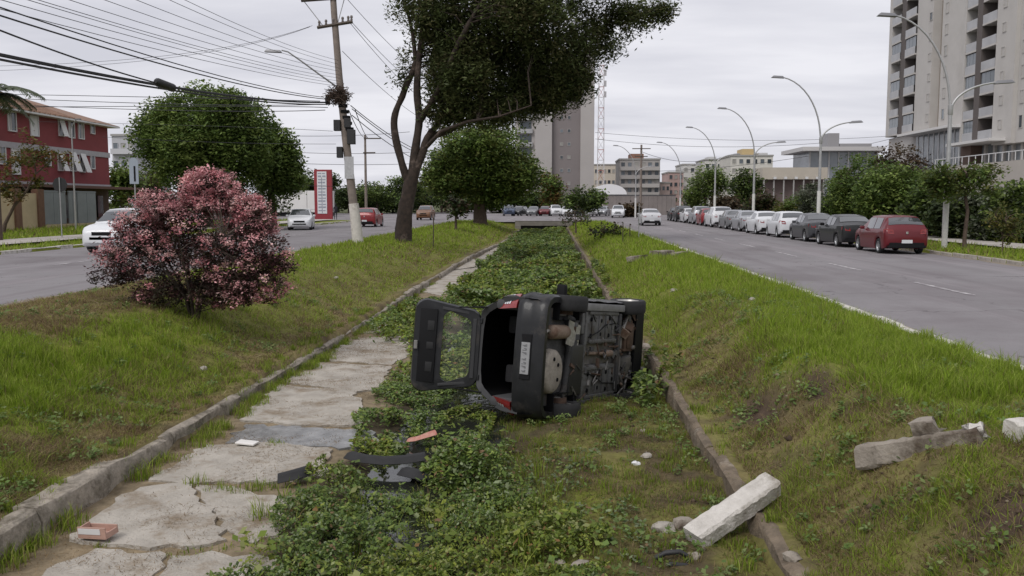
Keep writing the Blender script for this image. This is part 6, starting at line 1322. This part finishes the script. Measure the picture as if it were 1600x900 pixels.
# left signs and lamp
sg = P(97, 374, z=1.1); rs = empty('road_sign', sg, 0, 'octagonal road sign seen from behind on a thin post at left', 'sign'); k_ = sg.y/FPX; hz_ = (374-287)*k_
b = MB(); b.tube([(0,0,-.1),(0,0,hz_+.35)], .03, 8); b.build('post', M_GALV, rs, smooth=60)
b = MB(); b.lathe([(0,-.02),(.38,-.02),(.38,.0),(0,.0)], 8, 'Y', (0,.05,hz_)); b.build('sign_plate', mat('sign_back', (.03,.03,.032), .6), rs)
s2 = P(211, 317, Y=52); s2.z = 1.1; rs = empty('road_sign', s2, 0, 'tall narrow grey sign panel rising behind the pink bush', 'sign'); k_ = 52/FPX
b = MB(); b.tube([(0,.06,-.1),(0,.06,(317-248)*k_+1.8)], .04, 8); b.build('post', M_GALV, rs, smooth=60)
b = MB(); b.add(*(lambda pts: ([(x, 0, z) for x, z in pts]+[(x, .03, z) for x, z in pts], [tuple(range(len(pts))), tuple(reversed(range(len(pts), 2*len(pts))))]+[(i, (i+1)%len(pts), len(pts)+(i+1)%len(pts), len(pts)+i) for i in range(len(pts))]))([(-.27,1.8+30*k_),(.27,1.8+30*k_),(.27,1.8+64*k_)]+[(.27*math.cos(a), 1.8+64*k_+.27*math.sin(a)) for a in np.linspace(.3, 2.84, 7)]+[(-.27,1.8+64*k_)])); b.build('sign_panel', mat('sign_blue_grey', (.30,.34,.40), .5), rs)
b = MB(); b.bx(.0, .10, -.02, -.004, 1.8+34*k_, 1.8+58*k_); b.build('sign_stripe', M_TRIM, rs)
l2 = P(117, 317, Y=60); l2.z = 1.1; lp_ = empty('street_lamp', l2, 0, 'thin single arm street lamp before the red building', 'street lamp'); k_ = 60/FPX; hh = (317-200)*k_+1.8
b = MB(); b.tube([(0,0,-.1),(0,0,hh)], [.07,.045], 8); b.build('pole', M_GALV, lp_, smooth=60); b = MB(); b.tube([(0,0,hh),(.2,-.1,hh+.3),(.45,-.2,hh+.55)], .03, 6); b.build('arm', M_GALV, lp_, smooth=60); b = MB(); b.box((.6,-.25,hh+.6), (.4,.15,.08)); b.build('lamp_head', MATS['lamp_head_grey'], lp_)
# stakes and thin posts on the right bank
for (px, py, top, lb) in ((998, 374, 320, 'thin pale stake at the right road edge'), (973, 381, 348, 'short thin stake standing in the right bank grass'), (984, 374, 352, 'bent twig stake near the right road edge')):
    q = P(px, py, z=.98); b = MB(); b.tube([(0,0,-.1),(.0,0,(py-top)*q.y/FPX)], .022, 6); tag(b.build('stake', M_BARKD if top > 330 else M_GALV, None, q), lb, 'stake', 'stakes on the right bank')
q = P(677, 381, z=1.0); b = MB(); b.tube([(0,0,-.1),(.02,0,(381-340)*q.y/FPX)], .025, 6); tag(b.build('stake', M_BARKD, None, q), 'thin stake in the grass right of the leaning tree', 'stake')
# person by the price sign
def person(loc, label, top, legs):
    root = empty('person', loc, R(200), label, 'person')
    V = [(0,0,.95),(0,0,1.15),(0,0,1.38),(0,0,1.50),(0,.02,1.62),(0,.02,1.74),(.17,0,1.40),(.24,.04,1.12),(.22,.14,.90),(-.17,0,1.40),(-.25,-.03,1.12),(-.22,.06,.88),(.10,0,.88),(.11,.05,.48),(.12,-.03,.08),(.12,.12,.03),(-.10,0,.88),(-.12,-.08,.48),(-.13,-.2,.09),(-.13,-.06,.03)]
    E = [(0,1),(1,2),(2,3),(3,4),(4,5),(2,6),(6,7),(7,8),(2,9),(9,10),(10,11),(0,12),(12,13),(13,14),(14,15),(0,16),(16,17),(17,18),(18,19)]
    Rr = [.15,.14,.17,.06,.095,.08,.075,.05,.035,.075,.05,.035,.10,.065,.045,.035,.10,.065,.045,.035]
    me = bpy.data.meshes.new('body'); me.from_pydata(V, E, []); o = link('body', me, root)
    sk = o.modifiers.new('skin', 'SKIN'); me.skin_vertices[0].data[0].use_root = True
    for i, r_ in enumerate(Rr): me.skin_vertices[0].data[i].radius = (r_, r_*.8)
    o.modifiers.new('sub', 'SUBSURF').levels = 1; o.modifiers['sub'].render_levels = 1; me.materials.append(mat('dark_clothes', (.022,.022,.028), .9))
    b = MB(); b.lathe([(0,1.58),(.06,1.60),(.088,1.68),(.085,1.75),(.05,1.81),(0,1.825)], 12); b.build('hair', mat('dark_hair', (.02,.016,.014), .7), root, loc=(0,.0,0), smooth=60)
    return root
q = P(524, 317, Y=98); person((q.x, q.y, 1.02), 'person in dark clothes walking beside the red price sign', None, None)

# ------------------------------------------------------------------ rubble and litter
def chunk(name, label, cat, p0, p1, w, h, m, roll=0, jag=.012, group=None, notch=False, bev=.02):
    """rough beam from p0 to p1 (centre line)"""
    p0, p1 = Vector(p0), Vector(p1); d = p1-p0; L_ = d.length; X_ = d.normalized(); S_ = X_.cross(Vector((0,0,1))).normalized(); Z_ = S_.cross(X_)
    M = Matrix((X_, -S_, Z_)).transposed()@Matrix.Rotation(roll, 3, 'X'); n = max(4, int(L_/.05)); rings = []; c = min(w, h)*.13
    for i in range(n+1):
        t = i/n; j = lambda: random.uniform(-jag, jag); x = -L_/2+L_*t; sh = 1 if 0 < i < n else .965
        ring = [(-w/2+c,-h/2),(w/2-c,-h/2),(w/2,-h/2+c),(w/2,h/2-c),(w/2-c,h/2),(-w/2+c,h/2),(-w/2,h/2-c),(-w/2,-h/2+c)]
        rings.append([(x+(j()*2.2 if i in (0, n) else 0), y_*sh+j()*.5, z_*sh+j()*.5-(.05*h if notch and abs(t-.85) < .08 else 0)) for y_, z_ in ring])
    b = MB(); b.loft(rings); o = b.build(name, m, None, smooth=32); roughen(o, min(w, h)*.06, 5); o.matrix_world = Matrix.Translation((p0+p1)/2)@M.to_4x4(); return tag(o, label, cat, group)
M_POST = mat('pale_concrete_post', (.58,.55,.51), .9, col2=(.42,.395,.36), vscale=7, bump=.9, bscale=34, stain=((.24,.21,.17), 3.2, .55, .72))
chunk('concrete_post', 'whitish concrete post lying over the right canal wall in the foreground', 'post', P(1082,842,z=.10), P(1206,757,z=.42), .215, .16, M_POST, R(10), .010)
M_OLDC = mat('weathered_kerb', (.30,.265,.225), .92, col2=(.19,.165,.135), vscale=5, bump=.7, bscale=30, stain=((.07,.05,.035), 3, .48, .66))
chunk('broken_kerb', 'long broken kerb stone dislodged on the right bank', 'kerb stone', G(1345,735,.10), G(1540,692,.03), .22, .20, M_OLDC, R(-6), .014)
chunk('concrete_fragment', 'small broken lump lying against the dislodged kerb stone', 'rubble', G(1432,690,.12), G(1464,688,.12), .16, .12, M_OLDC, .2, .02); chunk('concrete_fragment', 'small pale lump near the far end of the dislodged kerb stone', 'rubble', G(1512,690,.08), G(1535,688,.08), .12, .08, M_POST, .3, .02)
chunk('kerb_end', 'whitewashed end of the standing kerb at the right edge', 'kerb stone', G(1576,690,.06), G(1760,685,.06), .18, .20, M_KWHITE, 0, .010)
chunk('concrete_block', 'pale concrete block lying alone on the far right bank', 'rubble', G(984,409,.06), G(1008,406,.06), .26, .20, M_OLDC, 0, .02); chunk('concrete_block', 'longer concrete block with a dark hole on the far right bank', 'rubble', G(1021,401,.07), G(1048,399,.07), .32, .24, M_OLDC, 0, .02); chunk('concrete_block', 'flat concrete piece at the right end of the far blocks', 'rubble', G(1050,400,.04), G(1072,397,.04), .28, .14, M_OLDC, 0, .02)
M_STONE = mat('dull_stone', (.36,.33,.29), .9, col2=(.22,.20,.17), vscale=9, bump=.6)
def stone(px, py, r, label, m=None, z=None, flat=.6):
    q = G(px, py); bm = bmesh.new(); bmesh.ops.create_icosphere(bm, subdivisions=2, radius=r); sd = random.random()*50
    for v in bm.verts:
        nz = float(vnoise(v.co.x/r*1.3+sd, v.co.y/r*1.3+v.co.z/r*2)); v.co = v.co*(.65+.6*nz); v.co.z *= flat
    me = bpy.data.meshes.new('stone'); bm.to_mesh(me); bm.free(); me.materials.append(m or M_STONE); q.z += r*flat*.2
    o = link('stone', me, None, q, (0,0,random.random()*6)); tag(o, label, 'stone', 'loose stones')
for (px, py, r, lb, m, z) in ((804,768,.075,'rounded pale stone right of the foreground weeds',None,None),(826,774,.06,'smaller pale stone just right of the rounded one',None,None),(1036,829,.12,'flat pale stone left of the white concrete post',None,None),(1068,824,.13,'broad flat stone touching the lower end of the concrete post',M_OLDC,None),(876,882,.06,'brownish stone at the bottom edge',M_OLDC,None),(910,890,.11,'dark stone lump at the bottom edge',M_OLDC,None),(908,826,.05,'whitish pebble among the weeds',None,None),(1005,675,.05,'reddish pebble on the bed right of the car',M_OLDC,None),(1010,715,.07,'pale pebble on the bed below the car front',None,None),(993,726,.05,'white scrap on the bed below the car front',M_FRAME_W,None),(812,785,.05,'grey pebble beside the foreground weeds',None,None),(318,578,.07,'grey stone lying on the left bank',None,.55),(1053,455,.09,'pale stone on the right bank above the car',None,.95),(1175,470,.08,'whitish stone at the grass edge of the right bank',None,.97),(1010,560,.16,'concrete lump beside the front of the overturned car',M_OLDC,.3),(1005,580,.10,'small lump below the concrete one by the car front',None,.2),(848,372,.25,'pale lump amid the far weeds of the canal',None,.4),(1236,880,.07,'squared stone at the foot of the right bank',M_OLDC,.28),(525,437,.08,'pale stone on the far left bank',None,.6),(1085,872,.06,'pebble by the black hose',M_OLDC,None)):
    stone(px, py, r, lb, m, z)
# carton, tile, car fragments
q = P(154, 836, z=.05); b = MB(); b.bx(-.14,.14,-.08,.08,0,.012); b.bx(-.14,.14,-.08,-.068,.013,.10); b.bx(-.14,.14,.068,.08,.013,.07); b.bx(-.14,-.128,-.067,.067,.013,.09); b.bx(.128,.14,-.067,.067,.013,.05)
ct_ = b.build('open_box', mat('carton_pink_brown', (.40,.25,.20), .8, var=.12, vscale=10), None, q, (R(4),R(-3),R(-12))); tag(ct_, 'small open pinkish carton on the slab at left', 'box')
b = MB(); b.box((-.02,-.082,.065), (.22,.004,.05)); b.build('white_label', M_FRAME_W, ct_)
q = P(386, 693, z=.03); b = MB(); b.box((0,0,.012), (.24,.15,.022)); tag(b.build('white_tile', mat('white_plastic', (.68,.66,.63), .5, var=.08), None, q, (0,R(3),R(-8)), bevel=.006), 'flat white tile lying on the concrete slabs', 'tile')
def strip(name, label, pts, w, m, cat='car fragment'):
    v = [Vector(p) for p in pts]; o = v[0].copy(); b = MB(); rr = []
    for i, p in enumerate(v):
        t = (v[min(i+1,len(v)-1)]-v[max(i-1,0)]).normalized(); s = t.cross(Vector((0,0,1))).normalized()
        sec = [(-.5,0),(-.42,.5),(-.15,.72),(.2,.66),(.5,.25),(.46,.2),(.18,.60),(-.14,.66),(-.38,.45),(-.46,0)]
        rr.append([p-o+s*(a*w)+Vector((0,0,c*w*.7)) for a, c in sec])
    b.loft(rr); return tag(b.build(name, m, None, o, smooth=40), label, cat)
M_BLK = mat('torn_black_plastic', (.014,.014,.015), .8, var=.3, vscale=8)
strip('bumper_fragment', 'black torn bumper strip lying in the water before the car', [P(548,718,z=-.02), P(570,724,z=.02), P(600,727,z=.02), P(635,725,z=.03), P(664,720,z=.05)], .19, M_BLK)
strip('bumper_fragment', 'black broken plastic shell under the leafy mound', [P(632,744,z=-.07), P(655,749,z=-.03), P(680,752,z=-.05)], .20, M_BLK)
strip('plastic_shell', 'black cracked plastic piece at the edge of the slabs', [P(434,756,z=.02), P(458,750,z=.05), P(484,742,z=.03)], .20, M_BLK)
strip('lamp_fragment', 'orange-red lamp fragment in the puddle left of the leafy mound', [P(640,692,z=-.06), P(652,690,z=-.02), P(668,684,z=.03), P(680,680,z=.05)], .13, mat('red_plastic', (.34,.105,.08), .55, var=.4, vscale=16, col2=(.45,.26,.2)))
q = P(690, 706, z=.02); b = MB(); b.box((0,0,.02), (.12,.04,.03), (0,R(12),R(30))); tag(b.build('plastic_clip', M_FRAME_W, None, q), 'small white clip lying right of the red lamp fragment', 'car fragment')
pts = [P(1024,872,z=.05), P(1040,864,z=.10), P(1062,862,z=.11), P(1080,872,z=.06), P(1072,884,z=.04), P(1045,882,z=.04)]; o_ = pts[0].copy(); b = MB(); b.tube([p-o_ for p in pts], .022, 8); tag(b.build('hose_loop', MATS['black_plastic'], None, o_, smooth=60), 'black hose loop below the whitish concrete post', 'hose')
